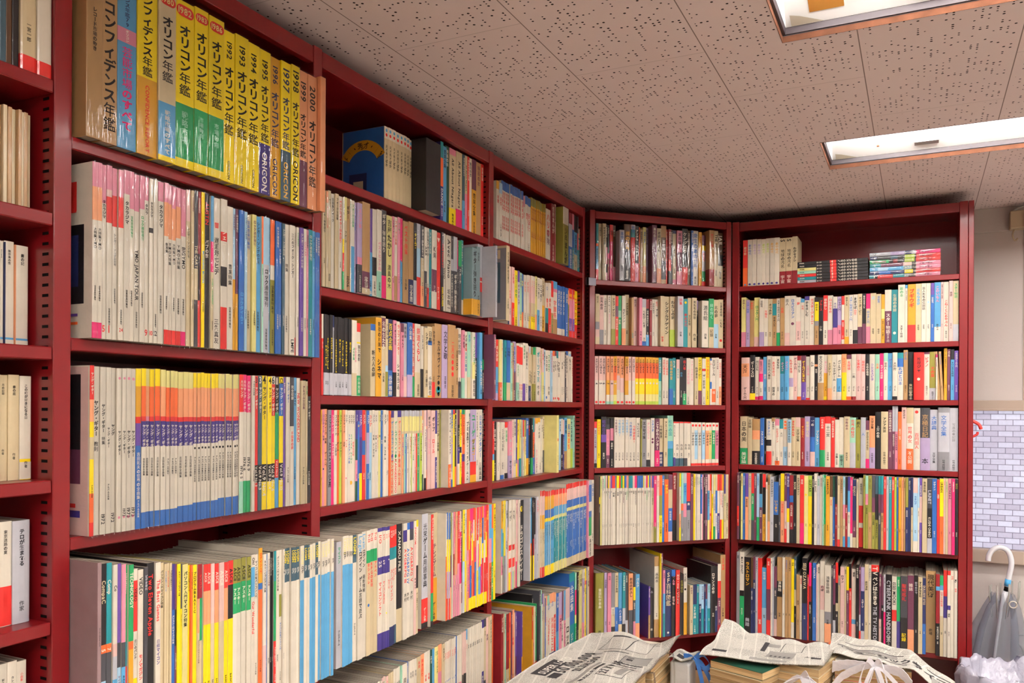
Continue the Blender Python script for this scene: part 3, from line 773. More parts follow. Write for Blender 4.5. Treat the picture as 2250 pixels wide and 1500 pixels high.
10.5,198 G55k;r:PARTHAIRGY@15;y:BEELOUSER@70
12.9,197 w;VIVO@44
22.8,196 w;Avec Piano@5^64;坂本龍一@70^70
13.9,197 G30s45G
20,198 s45G
5,194 P40k
16.4,193 e35G
13.4,197 h80w
28.9,178@30 x76a
18.9,185@30 x76a;特装版@8^40
>1962.9 30.4,196@20 s45r65g;w:1@50
>1986.4 9.1,192@60 s
#B3|B|1.523|-2|hardcover_book|m|映画論/小説集/批評/芸能史
>1342.0 5.5,166 w30r70r
10.8,165 k72s;y:ウォー・ゲーム@38^56
11.4,165 k72s;y:スターウォーズ・ゲーム@28^52
9.5,166 k72s;y:サバイバル・ゲーム@28^52
4.1,166 U15s
10.9,164 k72s;y:2003年宇宙大作戦ゲーム@28^50
11.9,164 k72s;y:ウォー・ゲームⅢ@28^52
10.7,163 k72s;y:ベースボール・ゲーム@28^52
12.1,164 k72s;y:ミッドウェー海戦ゲーム@30^52
10.1,164 k72s;y:魔王殺人@30^56
10.5,162 w70c;e:ぷらす集@36
9.7,163 w70c;p:青春歌謡集@36
13.3,158 r12w26y28w72e;風文の影@30;w:小林完吾@74
>1492.7 18.2,159@8 u9c;新大人の曜@36
>1524.8 22.9,177 a;新宿の片隅で@5^50;シネマ@52
19.1,182 c2n38c;w:名の生たち@6
11,178 c60B68z;ソーミアル@6
22.2,178 U66u;y:百点企画@5^70;w:谷岡雅樹@72
12.9,178 p68k;ザ・ポップ宣言@4^56
15.4,176 w;r:ラッフィスター@4;シャネルズの@56^66
11.9,174 n12p;ぎゃんぐ@16
17.5,175 s72q
22.2,178 u70V
15.6,178 r72e;w:土岐田の歌演歌技法@6;三三文堂@50
24.8,178 w66c;r:鉄道くらし@5
10.8,174 w60k;ニュアンス@12
16.3,171 c;シアター@6;井上書房@60
22.3,176 c20u26w97a;日劇@6;千田是也@70
13.9,179 t78r;かなの子@6
33.7,187 t;カルサヴィーナ●●●@22^42;h:●@82^80
27.6,188 V;文学と歌@8
38.5,190 t;r:二月の●●●@22^40
16.5,183 t;出版大ロン@30
21.1,187 w76G;現代思想@8
14.1,182 p70m;世界劇場@6
15.9,180 w;ビデオ@5;r:芸集@18;h:民衆文化@30;u:の書@48
16.2,181 m68c
16.9,181 w45Y70w;e:オーリンピュア@6;野坂昭如@72
27.1,182 v38k
17.4,184 b;w:シネマトロガー@42
12.5,184 k40e56k
!photo_book
>2039.3 11.9,180@30 n
#B4|B|1.294|-12|game_guidebook|m|ゲーム特集/プレイヤーズ/攻略ガイド/TRPG/別冊ゲーム
>1352.3 3.8,199 a
8.3,200 p;U:コンプティーク 特集@5;U:●@60
9.4,200 O;コンプティーク 特集@5;ゲーム入門@44
11,199 g;コンプティーク@5;ALL PLAYERS GAME@34
8.8,199 P;コンプティーク@5;ファンタジー@34
9.5,199 w;コンプティーク@5;プロ野球@36
9.8,199 o;コンプティーク@5;ゲーム@34
8.2,199 l;コンプティーク@5;ダンジョンズ@34
8.7,199 O;コンプティーク@5;決戦@34
8.7,198 w;コンプ@5;r:アニメ@32;p:●@72
9.6,198 w;コンプ@5;u:ファンタジアン入門書@26
9.7,198 w;コンプ@5;e:スペースA-NEWS@26;a:●@76^120
9.7,198 w;コンプ@5;r:読者伝言板@34
7.7,198 i32E55p78E;w:コンプ@5
7.9,198 i12u;y:12@16
12.1,198 v30i70y;w:コンプ@5
11,198 r34u50r;w:コンプ@5
10.3,198 u25V60u;w:コンプ@5
13.3,198 w25B;r:コンプ@5
9.7,198 w;U:コンプ@5;特集 クーガ作戦@28
8.4,198 w;コンプ@5;特集 クメリオ@28
6.1,198 w;r:特集 コンバット@28
8.6,198 Y;コンプ@5;新@28
7.4,198 u;w:コンプ@5;w:特集@34
11.9,198 w;コンプ@5;特集 システム@30
7.9,198 w;コンプ@5
6.3,197 w;r:新しいゲームブック@28
6.4,197 o
15.2,197 i8c;u:ゲームグラフィックス@12^62;v:●@51^70;r:サンセイ全国対戦@58
15.7,197 w;e:ゲームグラフィックス@12^62;e:●@51^70;r:KANGEEDOOO@58
15.9,197 i8c;r:ゲームグラフィックス@12^62;o:●@51^70;r:登場人物全員@58
7.4,197 s7Y25c28O
6,197 s7Y25c28m
7.5,197 s7Y25c28u
8.5,197 s7Y25c28w
8,197 s7Y25c28w
5.9,197 s7Y25c28l
8,197 s7Y25c28w
7.7,197 s7Y25c28q
5.3,197 s7Y25c28r
4.6,197 s7Y25c28Y
7.9,197 s7Y25c28e
9.3,197 s7Y25c28l
9.4,197 O12w80E
10.3,197 q20w85k
7.3,198 i20o24v75o
14.9,198 q;ポップ@8;p:マップル@36
18.9,198 q;ポップ@8;r:ロール@36
9.5,198 i30w60i
13.5,199 c
5.9,199 z
13.6,199@10 w70o;ウォーゲーム ハンドブック@4^60;w:ニューホビー@74
10.5,199@10 u25V75w90u;y:SFファンタジィゲーム@6
8.6,199@10 r6y;i:アトラスゲーム@12
9.5,199@10 k74o;y:●@4;w:ボードゲームの@12
>1894.5 15.4,199 w70r;r:最新スタンド@6
11.3,199 n20k50i72w
11.1,199 y50k58y
9.4,199 u6r35w60r90k
12.9,199 e6o60i70r
19.7,199 w;ブミュロ@16;シミュレーションゲーム入門@30^56
11.1,199 w5H70s
33.7,200 V72r90a;e:ユーゲッド@6^62;a:ダムゴー@40^62
11.5,200 w
22.3,200 w;u:日本ファンタジー@8;三枝真典@74
10.4,199 k
#B5|B|0.972|42|computer_magazine|m|ログイン特集/マイコン/ゲーム集/プログラム
>1338.0 16.3,255 s
11.6,265 w22b;Y:LOGiN@2;ログ@12
9.3,264 w22b;Y:LOGiN@2;ログ@12
8.4,263 w22b;Y:LOGiN@2;ログ@12
8.6,262 w22b;Y:LOGiN@2;ログ@12
12.9,262 H22w;y:LOGiN@2
16.7,263 w;b:Login@2;ログイン@14;ゲーム言語で遊ぶ@34
14.3,265 w;b:Login@2;ログイン@14;最新情報@34
13.6,265 w16e26c;r:プロ@3;r:新シュミレ@26;u:●@58
13.7,266 w16e26c;r:プロ@3;r:RPGの実現@26
13.1,266 w16e26c;r:プロ@3;r:アドベン@26
16,266 i3w24i38w86i;r:I/O@6^60;w:25@27;r:マイコンソフト@44
11,266 i3w24i38w86i;r:I/O@6^60;w:69@27;r:マイコン漂流記@44
8.3,265 i3w24i38w86i;r:I/O@6^60;y:●@70
7.8,265 i3w24i38w86i;r:I/O@6^60;w:11@27;r:製造工程@44
13.2,264 r18h28w84U;w:I/O@4^60;r:スーパーマイコン@36
10,264 r18h28w84U;w:I/O@4^60;r:マイコン@36
8.6,264 r18h28w84H;w:I/O@4^60;r:対応版@36
21.9,264 k72c;w:XANADU FILE@6^46
15.6,264 w6i16w;r:AVG&RPG III@22^62;木村@60
15.8,263 u6w;u:AVG&RPG IV@22^62;木村@60
16.1,263 i6G16w;r:AVG&RPG V@22^62;木村@60
10.3,264 w20q;r:POPCOM@6;キャッツ@50
9.9,265 y6w40k60c
>1670.7 27.3,273@30 s74r95k;光栄ゲーム用語事典@8^62
11.4,270 r70e95k;w:パソコン歳時記@3
>1732.6 28.8,267@20 c60a;n:テレビゲーム@28^74
!game_guidebook
4.4,265 w40o
6,266 u25y55V80r;w:スーパー@3;y:ファミマガ@30
4.9,266 u25y55V80r;w:スーパー@3
5.3,265 u25y55V80r;w:スーパー@3
5.7,265 z40n70O
4.6,265 m20e50c
3.9,265 w
5.5,265 n40l70m
5.5,264 p40R60p
5.9,264 r30O70p
6.8,264 O60p
10.4,264 r50p
9.2,264 q20P70q
10.6,264 k60n90s;y:ドラゴンゲーム@8
10.6,264 y50B70s
8.1,264 w50y
10.8,264 o40p50O
6.9,264 o12y40o52P88y;w:ゲーム大全集@16^70
6.8,264 P12o32r56u88y;u:スーパー必勝ガイド@14^70
6.9,264 P12o29w57u88y;w:ゲーム大全集@16^70
7,264 P12P25y52o88y;w:スーパー必勝ガイド@14^70
7,264 r12w33o65r88y;w:ゲーム大全集@16^70
7,263 o12o39P54u88y;y:スーパー必勝ガイド@14^70
7.1,263 r12r33w63y88y;w:ゲーム大全集@16^70
7.1,263 P12w37P61b88y;u:スーパー必勝ガイド@14^70
7.1,263 o12o30y60b88y;w:ゲーム大全集@16^70
7.2,263 P12o31w58P88y;y:スーパー必勝ガイド@14^70
7.3,263 r12r36w52u88y;w:ゲーム大全集@16^70
7.2,263 o12u38y53r88y;r:スーパー必勝ガイド@14^70
7.4,263 P12o35w58r88y;w:ゲーム大全集@16^70
7.3,263 r12o27y53r88y;r:スーパー必勝ガイド@14^70
13.4,264 r;y:大冒険@6
13.5,263 b35p60o
12.2,263 o25b60e
12.2,263 y
#B6|B|0.643|30|score_magazine|m|楽譜/弾き語り/月刊/ピアノ/ミュージック
>1338.0 9.9,250 c
9.9,250 c
9.9,250 c
9.9,250 c
10,250 c
9.9,250 c
9.9,250 c
9.9,250 c
9.9,250 c
9.9,250 c
9.9,250 c
9.9,250 c
9.9,250 c
10,250 c
4.2,255 w
4.2,255 w
4.3,255 w
4.2,255 w
4.2,255 w
4.3,255 w
4.2,255 w
4.2,255 w
7.8,260 q90w
7.7,260 q90w
7.8,260 q90w
5.9,262 c;月刊@12
6,262 c;月刊@12
6,262 c;月刊@12
5.9,262 c;月刊@12
9.7,265 w;月刊@12
9.7,265 w;月刊@12
9.7,265 w;月刊@12
4.6,266 m
22.1,266 w;月刊@12
4.8,267 u
11.4,267 w;月刊@10
11.4,267 w;月刊@10
11.4,267 w;月刊@10
16.7,268 c
17.6,268 O
12.7,270 w;r:特集@20
12.6,270 w;r:特集@20
8.8,270 E;w:NEW@6
10,270 b60w;u:ロード@10
9.3,270 Y40m60w
9.4,270 Y40m60w
16.4,272 O25p60o
13,270 c
6.8,271 w45p;r:カラオケ@10;u:の@36
6.8,271 w45p;r:カラオケ@10;u:の@36
6.8,271 w45p;r:カラオケ@10;u:の@36
6.9,271 w45p;r:カラオケ@10;u:の@36
6.8,271 w45p;r:カラオケ@10;u:の@36
6.8,271 w45p;r:カラオケ@10;u:の@36
6.8,271 w45p;r:カラオケ@10;u:の@36
6.8,271 w45p;r:カラオケ@10;u:の@36
6.8,271 w45p;r:カラオケ@10;u:の@36
2.4,272 u
7.2,272 w45p
7.1,272 w45p
7.2,272 w45p
4.9,274 q40k55c
4.9,274 q40k55c
4.9,274 q40k55c
4.8,274 q40k55c
4.9,274 q40k55c
6.2,275 b10w
6.2,275 b10w
7.5,277 w;音楽@16
7.5,277 w;音楽@16
7.5,277 w;音楽@16
7.5,277 w;音楽@16
7.5,277 w;音楽@16
7.5,277 w;音楽@16
7.6,277 w;音楽@16
7.5,277 w;音楽@16
7.5,277 w;音楽@16
7.5,277 w;音楽@16
15.6,280 i8w50i
13.5,280 G8c60G
13.7,280 q;新譜@16
13.8,282 c
7,282 h40a
5.2,282 o
#C1|C|1.985|-12|comic_book|p|怪奇まんが/恐怖劇場/少年まんが/冒険王
>2128.8 17.2,171 a14w;r:悪魔@24
19.6,170 B18w;r:恐怖@24
13.2,181 u15w;r:怪奇まんが@17^84;r:恐怖の館@56^76
13.2,181 u15w;r:怪奇まんが@17^84;r:恐怖の館@56^76
13.2,181 u15w;r:怪奇まんが@17^84;r:恐怖の館@56^76
13.2,181 u15w;r:怪奇まんが@17^84;r:恐怖の館@56^76
13.2,181 u15w;r:怪奇まんが@17^84;r:恐怖の館@56^76
13.3,181 u15w;r:怪奇まんが@17^84;r:恐怖の館@56^76
13.2,181 u15w;r:怪奇まんが@17^84;r:恐怖の館@56^76
13.2,181 u15w;r:怪奇まんが@17^84;r:恐怖の館@56^76
13.2,181 u15w;r:怪奇まんが@17^84;r:恐怖の館@56^76
13.2,181 u15w;r:怪奇まんが@17^84;r:恐怖の館@56^76
13.2,181 u15w;r:怪奇まんが@17^84;r:恐怖の館@56^76
13.4,170 p20w;r:恐怖@30
18.4,172 u15w;r:魔界@30
27.7,172 u15w;r:妖術使@28
9,178 z15a;R:怪人二十面@18^84;R:少年版@60^70
9,178 z15a;R:怪人二十面@18^84;R:少年版@60^70
8.9,178 z15a;R:怪人二十面@18^84;R:少年版@60^70
9,178 z15a;R:怪人二十面@18^84;R:少年版@60^70
9,178 z15a;R:怪人二十面@18^84;R:少年版@60^70
8.9,178 z15a;R:怪人二十面@18^84;R:少年版@60^70
9,178 z15a;R:怪人二十面@18^84;R:少年版@60^70
9,178 z15a;R:怪人二十面@18^84;R:少年版@60^70
9,178 z15a;R:怪人二十面@18^84;R:少年版@60^70
8.9,178 z15a;R:怪人二十面@18^84;R:少年版@60^70
9,178 z15a;R:怪人二十面@18^84;R:少年版@60^70
9,178 z15a;R:怪人二十面@18^84;R:少年版@60^70
7.1,169 z
37.9,168 w;r:ハリの@8;n:冒険@40
34.3,194 R
9.4,197 w50p
!photo_book
>2576.7 47,193@12 w30z
!comic_book
>2679.4 30.8,198 R20s60u
18.8,198 p28u60h
31.8,198 k30b70c
10.7,198 G30r60h
18.5,158 c20h
#C2|C|1.746|-20|comic_book|m|まんが道/少女劇場/ギャグまんが/学園物語
!photo_book
>2092.0 19.8,211@40 c;完全まんがの生き方@8^50
!comic_book
>2228.5 8.3,180 w80U
12.9,180 q;r:町の噂@40
17.7,179 q60r
21,173 y;e:百万石の夜@8
15.8,174 v20s
18.4,171 m75Y
13.8,170 u70o;y:ちび@12
16.4,169 w;r:紅い花@12
16.5,169 w;r:紅い花@12
17,173 w20q50c75y;r:○○@8
16.9,173 w20q50c75y;r:○○@8
17,173 w20q50c75y;r:○○@8
13.8,176 Y70O
19.3,173 w60b;七つの海@10
22.2,173 w;七つの海@10
25.4,178 c50a
22.9,167 w50h80k;u:○@6;r:魔法@30
22.4,169 w50r;r:爆笑@30
18.9,179 r30w60t
42.5,182 b14p20w70t;r:学園祭@35^70
20.6,173 u85w;w:漂流する少年@10^66
20.6,173 u85w;w:漂流する少年@10^66
20.7,173 u85w;w:漂流する少年@10^66
24.6,173 u;w:漂流@12
13.5,166 O30z
16.6,175 r20p60v85r;y:超人@10^70
16.6,175 r20p60v85r;y:超人@10^70
16.6,175 r20p60v85r;y:超人@10^70
32.6,173 y70r;r:コミック@14^70
#C3|C|1.520|-15|paperback_book|m|映画に学ぶ/奇想天外/物語の本/青春日記
>2137.6 17.4,177 r45b88V;w:まんが家@10
17.3,178 Y70o;w:矢野健@78
18.7,181 w;r:行け@6
14.8,179 h70e;k:海の影@12
12.8,180 u70c;k:海の影@12
13.7,181 u70c;k:海の影@12
13,175 m
13.2,175 t;モダンの人@14
20.4,180 V50n;u:青春スカール@8^66
16.6,176 w4r35w68m
13.6,175 w5r36w;r:物語@70
13.7,175 w5r36w;r:物語@70
16.3,180 w70v
18.7,180 w;随筆家集人@14^60
7.1,175 w
14.3,173 s12c72U;海の伝説@44
14.4,173 z14c;海の伝説@46
19.5,173 e14c68z;海の伝説@46
24.7,173 w;h:ポーツマ家@8^80;作者@70
16.6,174 q;r:愛@20
10.1,173 q50B
15.3,172 q45Y;r:夏の@10
17.5,170 B
19.8,170 w;おれの番@10;u:●@88
22.2,170 w;e:フクロウ@8;作者@70
13.9,170 B
18.4,171 o10w;フ雅会@20;r:●@90
16.4,171 n10w;フ雅会@20;r:●@90
15.5,172 h14w;フ雅会@20;r:●@90
26.9,172 q8w;フ雅会@20;r:●@90
18.1,172 w;評論@20
16.1,172 w;んん@16
13.9,172 G
21.1,178 u8w
22,178 w5B10w;も十子@14
12,161 w
#C4|C|1.284|-30|paperback_book|m|少女の手紙/放課後/アニメの本/声優白書
>2148.3 9.5,176 r55b65y
19.2,174 k;w:音楽の大地@12
12.9,173 w;q:●@4
8.2,172 w35k
8.2,171 w;おしゃれ@16
18.3,171 w92u;又丈男大冒険@12^60
11.7,171 w
18,171 r10w90k
21.4,173 p60V;m:ルーメン@30;k:ヤツら@68
8.8,178 q
16.6,179 w
11.7,178 i76y;w:超常@40
14.4,178 y70p;n:スーパー@6
8.4,178 Y68h
11.7,178 b;w:映画@40
8.1,177 r30w
14.2,176 p60w80b
9.3,176 z30Y
20.1,182 u70a;w:演劇@4
18.1,182 k;r:非常口@12^60
11.7,182 k70e;w:夜想@12
13.7,182 h25o70u
7.1,182 p45h70v
18.8,182 a10w;p:鉄子のナン@56
18.2,182 a8w;ノウの選@12^62
13.1,179 w;大橋歩@80
12.4,177 w;大衆芸@10
13.7,186 c60G
16.9,190@12 Y;r:夢@40
>2554.2 11.1,176 P
26.1,180 V8w90O;空想と書くこと@16^56
8.8,179 b50u
15.1,179 w78k;詩集@12
14.8,181 n40v
13.5,177 G50c
15.1,177 B
19.4,177 w30k;w:詩@70
13.1,174 q30i
24.5,180 b65t
33.8,176 Y;u:風子@10;o:のまち@26^62
24.5,174 m60l
16,188 m
#C5|C|0.972|30|game_guidebook|m|ゲーム必勝本/裏技大全/攻略本/全マップ
>2092.0 9.4,262 a30b60p80w
6.3,262 y35e70k
7.9,263 y60g
12.1,261 s;必勝法@10;完全版@44
10.4,261 k30O
11.4,260 w50r56w65r75w80y;新・秘伝@12
9.9,260 w50r56w65r75w80p;新・秘伝@12
8.9,259 w50r56w65r75w80m;新・秘伝@12
3.4,259 m
10,258 w50r56w65r75w80O;新・秘伝@12
6.8,257 q70P
10.2,257 p50r75e;新版@4
11.4,256 w
>2254.0 30.5,247@5 k40k;y:◐@6^70;w:ドラゴンスレイヤー@30
4.9,252 s
6.7,254 b55o70y
4.5,253 k
9.7,253 k50R70y;w:ハイスコア@6
9.2,252 P50k60P;w:パーティ@26
8.1,250 k45s
14.1,253@30 s
!score_magazine
6.5,269@40 r6q28a44c88r
6.5,269@40 r6q28a44c88r
6.5,269@40 r6q28a44c88r
6.5,269@40 r6q28a44c88r
5.3,265@40 r6a22u32y36b88y
5.3,265@40 r6a22u32y36b88y
5.3,265@40 r6a22u32y36b88y
5.9,265@40 r6a22u32y36b88y
8.6,265@40 r6a22u32y36b88y
8.6,265@40 r6a22u32y36b88y
8.6,265@40 r6a22u32y36b88y
8.6,265@40 r6a22u32y36b88y
8.7,265@40 r6a22u32y36b88y
8.6,265@40 r6a22u32y36b88y
10.5,263@40 r6O20b31Y35h88Y
10.5,263@40 r6O20b31Y35h88Y
10.5,263@40 r6O20b31Y35h88Y
10.6,263@40 r6O20b31Y35h88Y
10.5,263@40 r6O20b31Y35h88Y
10.5,263@40 r6O20b31Y35h88Y
10.5,263@40 r6O20b31Y35h88Y
10.5,263@40 r6O20b31Y35h88Y
10.6,263@40 r6O20b31Y35h88Y
10.5,263@40 r6O20b31Y35h88Y
15.5,274@40 r6q20u29Y33u90c
15.4,274@40 r6q20u29Y33u90c
15.5,274@40 r6q20u29Y33u90c
15.5,274@40 r6q20u29Y33u90c
15.4,274@40 r6q20u29Y33u90c
15.5,274@40 r6q20u29Y33u90c
15.5,274@40 r6q20u29Y33u90c
15.5,274@40 r6q20u29Y33u90c
15.4,274@40 r6q20u29Y33u90c
15.5,274@40 r6q20u29Y33u90c
15.5,274@40 r6q20u29Y33u90c
15.5,274@40 r6q20u29Y33u90c
8.1,272@45 p
!picture_book
25.5,272@45 s6u28w40u48e72w
24.3,270@45 w
#C6|C|0.643|30|score_magazine|m|ギタースコア/全曲集/ロック/ピアノ曲集
>2092.0 14.1,272 R
6.4,270 c
9.6,268 m
19.4,265 R60c;r:歌謡@20
13.1,264 o50a;r:民謡@10
9,267 n
17.8,266 O;r:特集@30
8.5,256 v50n80y
!picture_book
>2295.8 5.5,230@0 v60a
6.7,246 r40a;w:映画音楽@10
6.1,245 a40o
8.2,244 w70r;r:ロック@6
3.9,244 Y70a
4.6,244 w
4.9,250 e70r
>2339.8 11.1,273@10 k
11.8,286 G
5.5,287 m85h
7.2,286 c
!score_magazine
7.3,272 i10k12w;k:ROCKSELL@20^66
7.9,271 V15c
7.5,266 t
6.3,254 i30u
8,261 O12w28w74U;r:元ヒット曲@26^70
16.5,260 m12w28w74U;u:店の@10;r:トムコの新時代@30^70
16.8,260 O12w28w74U;u:店の@10;r:暖かい部屋@30^66
27.6,260 O12w28w74U;u:店@10;r:映画とここに@30^70
16.5,257 O12w28r74U
19.3,251 u50b
22.3,250 V30p
21.8,249 n40w
13.8,247 b40p
39.9,249 q40w;ロック@50
!photo_book
46,293 h10u60h
12.4,287 m20P50Y60e
10,288 m60e
15.1,286 k
23,291 Y
10.3,287 t
13,254 V60p
10.5,287 w
14.3,287 y15o20y
10.7,287 u
17.8,288 c
#D1|D|1.970|-20|hardcover_book|p|戦後史/裏社会/革命論/怪奇小説/劇画論
>24.7 10.1,212 h35o40b80r
13,210 c;古典文学@6
14.2,211 c;戦後裁判の犯罪@6
9.3,208 k40p70k85p
6.6,207 k50P60R
13.4,209 r30P;k:昭和@10
12.2,207 T74p;死刑囚@8
19.4,185@12 s
27.5,209@8 T40k;a:裸の世界@12
>164.0 18.6,215 s8h22c22r;u:特選@2;r:講座@30
16.9,212 k66p;w:アングラ・カルチャー@6
4.7,209 o
11.4,200 t
13.2,209 Y70O;u:演劇人の本@8
11.8,209 V80s
20,214@8 n
>273.1 19.3,210 c72O;老師と妻さん@6
22.4,221 t20T60k92t
7.5,210 r
12,209 R55r75k
10,208 k
15.7,209 U6c30c90p
22.7,208 p40n75p
24.4,217 k68r;w:ケンジロウ@6
13.7,211 T
9.8,212 u
27.1,214 w;u:衆生のあの世界@4^72
13,210 a;R:シネマ@8
16.8,199 n20y30s70e90r
21.8,214@10 t70R;r:死海文書@6^60
>523.0 18.2,218 c;THE HOLY@6
25.8,214 T40k60c;w:JAIL@4
#D2|D|1.733|-12|hardcover_book|m|詩集/紀行文/世界の旅/現代詩
>18.3 16.7,186 c55g70q85c
17.5,183 q70g
13.5,183 w;小説家の記録@6
14.4,183 w;ARA・KISS@2^52;p:ラブコール@38^48
17.5,183 c68z;アラブ・ゲリラ@6^56
12.5,181 r20n42r
14.8,183 e30m44e
15.4,183 w66O;ロビンソン@26
17.7,190 c;アジア放浪@16^52
9.6,177@4 t;h:太平譜@74
>173.7 15.8,181 q
12.5,178@6 p;作者@70
>209.9 17.9,177 s18w90u;七転び八起き@24^60
12.9,176 R20k76b
10.4,177 R
12.2,177 w;旅の女の子@8
14.7,177 w;r:紀行@4;アーサ@20^70
15.7,188@6 c;r:特選@80
>303.6 23.4,190 c;シングルアゲイン@10
21.8,190 c66l;わたしの夢@8
24.6,191@10 s
>386.3 19.4,185 h;y:●@4;r:夢の世代@30
15.5,190 c;芸術新聞@34
21,190 c;男たちの挽歌@6^56;作者@72
11.8,182 V20k;w:ジャズ@20
28.9,179@10 w;源氏絵@10
>496.7 22.3,190 e58c;m:緑の輝く@10;記録@62
23.8,188 c50B;名の夢@12
21.6,191 c;生きるの唄 俺たち@6^50;r:●@80
#D3|D|1.513|-12|paperback_book|m|刑事ドラマ/シナリオ集/テレビの本
>17.5 14.7,177 q50w;太陽にほえろ@4^62;4@55;r:●@92^90
15.8,178 q50w;太陽にほえろ@4^62;5@55;r:●@92^90
16,178 q50w;太陽にほえろ@4^62;6@55;r:●@92^90
14.2,178 O50a80w94m;太陽にほえろ@4^62;7@55
14.2,178 O50q80w94m;太陽にほえろ@4^62;8@55
14.3,178 a20o50a80Y93l;太陽にほえろ@4^62;w:9@55
15.6,179 O40q70w;太陽にほえろ@4^62;r:●@92^90
16.7,179 O45q75w;太陽にほえろ@4^62;r:●@92^90
15.1,178 a20O50a80w;太陽にほえろ@4^62;r:●@92^90
14.2,178 q50w;太陽にほえろ@4^62;r:●@92^90
13.6,178 q50w;太陽にほえろ@4^62;r:●@92^90
14.3,178 a12o45y78Y93l;太陽にほえろ@4^62;w:●@52^70
14.4,178 a12o45y78Y93l;太陽にほえろ@4^62;w:●@52^70
14.3,178 a12o45y78Y93l;太陽にほえろ@4^62;w:●@52^70
14.3,178 a12o45y78Y93l;太陽にほえろ@4^62;w:●@52^70
14.4,178 a12o45y78Y93l;太陽にほえろ@4^62;w:●@52^70
14.3,178 a12o45y78Y93l;太陽にほえろ@4^62;w:●@52^70
14.4,178 a12o45y78Y93l;太陽にほえろ@4^62;w:●@52^70
13,178 h50m;w:太陽にほえろ@4^66
14.9,178 w;r:太陽にほえろ@4^66
14.6,177 w;r:太陽にほえろ@4^66
16,175 h65u;a:名探偵の密室@4^76
13.8,179 h;w:ちくま@6
14.4,172 q20w;h:新月外科@20
13.9,183 k;b:四月@32
19,178 k76e;r:殺人帳@4
17.4,179 w;p:日本秘記録@24^66
16,177 w;p:フォーカスの内幕@4^60
16.9,182 c;わがま本@20
16.7,183 y70n;クイズダービー@4^66
16.7,179 w22r27w;ザ・歌謡曲@34
17.1,184 y;o:黄ひであなた@4^72
8.8,179 u4w50u65w;r:新@10
18.8,183 w66o94w;芸術シール@4;w:福@70
14.7,184 w
13,179 w60O;r:にんじん倶楽部@8^66
#D4|D|1.279|-12|paperback_book|m|推理小説/エッセイ集/お笑い/喜劇人
>15.7 12.6,171 r14s90k
15,178 y;o:笑いの殿堂@4^66
21.8,189 k35v50k;v:昭和日日@6^66
16.3,182 k12G22p75n;p:●の●@40
14,182 k20p45k
14.9,186 w;n:今夜は最高!@4^66
15.8,185 w;b:今夜は最高!@4^66
15,185 w;b:今夜は最高!@4^66
15,185 w;b:今夜は最高!@4^66
16.6,185 w;u:今夜は最高!@8^66
16.7,185 w;r:今夜は最高!@16^66
16.1,185 w;なにわの芸風@10^56
6.7,179 z
19.9,177 g
16.2,178 w85k;p:テレビビート@6
16.6,183 w;u:スタジオ@4^66;n:●●@40^70
19.5,182 n66P;w:これからハンター@6^68
18.6,182 c70U;今夜奮き@14^66;w:総の奏@74
17.1,182 c;アミーゴスの@6^62
25.6,193 m50b65h;h:松竹の国@8^60
9.4,169 r3w80i
16.7,169 r3w82H;作品@50
17.4,169 r3w82H;作品@50
15.8,169 r3w82G;作品@50
15.9,169 r3w;作品@50
15.9,167 w18w85w94r;r:●@3^80;いずみの本@22
16,166 w18B85w94r;r:●@3^80;いずみの本@22
16,166 w18w85w94r;r:●@3^80;いずみの本@22
14.5,166 w18B85w94r;r:●@3^80;いずみの本@22
16.2,166 w18O85w94r;r:●@3^80;いずみの本@22
15.2,166 w18Y85w94r;r:●@3^80;いずみの本@22
14.3,166 w18e85w94r;r:●@3^80;w:いずみの本@22
15.9,166 w18p85w94r;r:●@3^80;いずみの本@22
#D5|D|1.001|30|magazine|m|映画特集/劇場だより/月刊グラフ/プログラム
>16.8 4.1,251 k30y40k
7.5,251 Y
8.7,252 w
5.8,252 m18w;特集@22
6.7,252 q18w;特集@22
3.2,252 k18w
4.7,252 y18w;特集@22
5.3,252 q18w
5.2,252 v18w;特集@22
12.9,251 r18w;特集@24
5.3,252 b18w
10.3,251 y18w;特集@24
6.8,251 r18w
7.9,251 e18w;特集@22
6.8,251 y18w
8,251 u18w;特集@24
5.9,251 p18w
4.5,250 O18w
5.4,250 h18w;特集@22
5.5,250 h18w;特集@22
5.4,250 h18w;特集@22
9,250 q18w;特集@22
9,250 P18w
6.2,249 u18w;特集@22
6.2,249 u18w;特集@22
6.2,249 u18w;特集@22
6.2,249 u18w;特集@22
4.2,249 y18w
8.5,249 w;特集@22
6,249 P18w
5.4,249 y18w
6.1,249 u18w;特集@22
5.1,248 O18w
9.1,248 v18c
11.3,248 P76z;w:年鑑@6
10.9,248 q30w;r:タイム@8
12.2,249 o30z60y
10.4,248 u;w:VIEW@5
17.2,234 o;y:ヤラコ@8
17.6,250 n22c50u85q
!program_book
>331.0 17.7,255@10 R70k
6.9,255 y20w50w60O80y;r:クイズ@34
10,255 m45o55g;w:入門@88
14.5,255 s15b45p65g;u:ポスター@18
16.2,255 r42U55g;w:展@44
12.6,251 n
8.2,250 y
5.3,250 w
5.2,250 w
5.3,250 w
5.3,250 w
7.9,249 u60w
5.7,248 p
6.4,248 k
11.7,248 n
9.6,248 q25b70Y
8,248 r25O60r
7,247 w30y
9,247 Y30w80e
8.9,247 c25u60w
10.3,247 r25w60i
8.1,247 r25w70r
10.6,246 a25w70y
7.1,246 i30c
13,246 c40c
#D6|D|0.643|20|hardcover_book|g|SF事典/宇宙/怪談/夜の本
>12.0 33.7,255 z;w:猫国科学事典@22^36
11.7,255 V;百合の夜@10
15.1,254 p
15.8,253 g50w60c78k;ソニー@52^56
13.6,253 c50u85u
14.7,252 b52u75c;w:ハイヨコ@54^70
12.5,252 h52s75k
12.2,250 G70s
>145.2 18.1,246@12 O55G;劇画の夢ふし@6^66
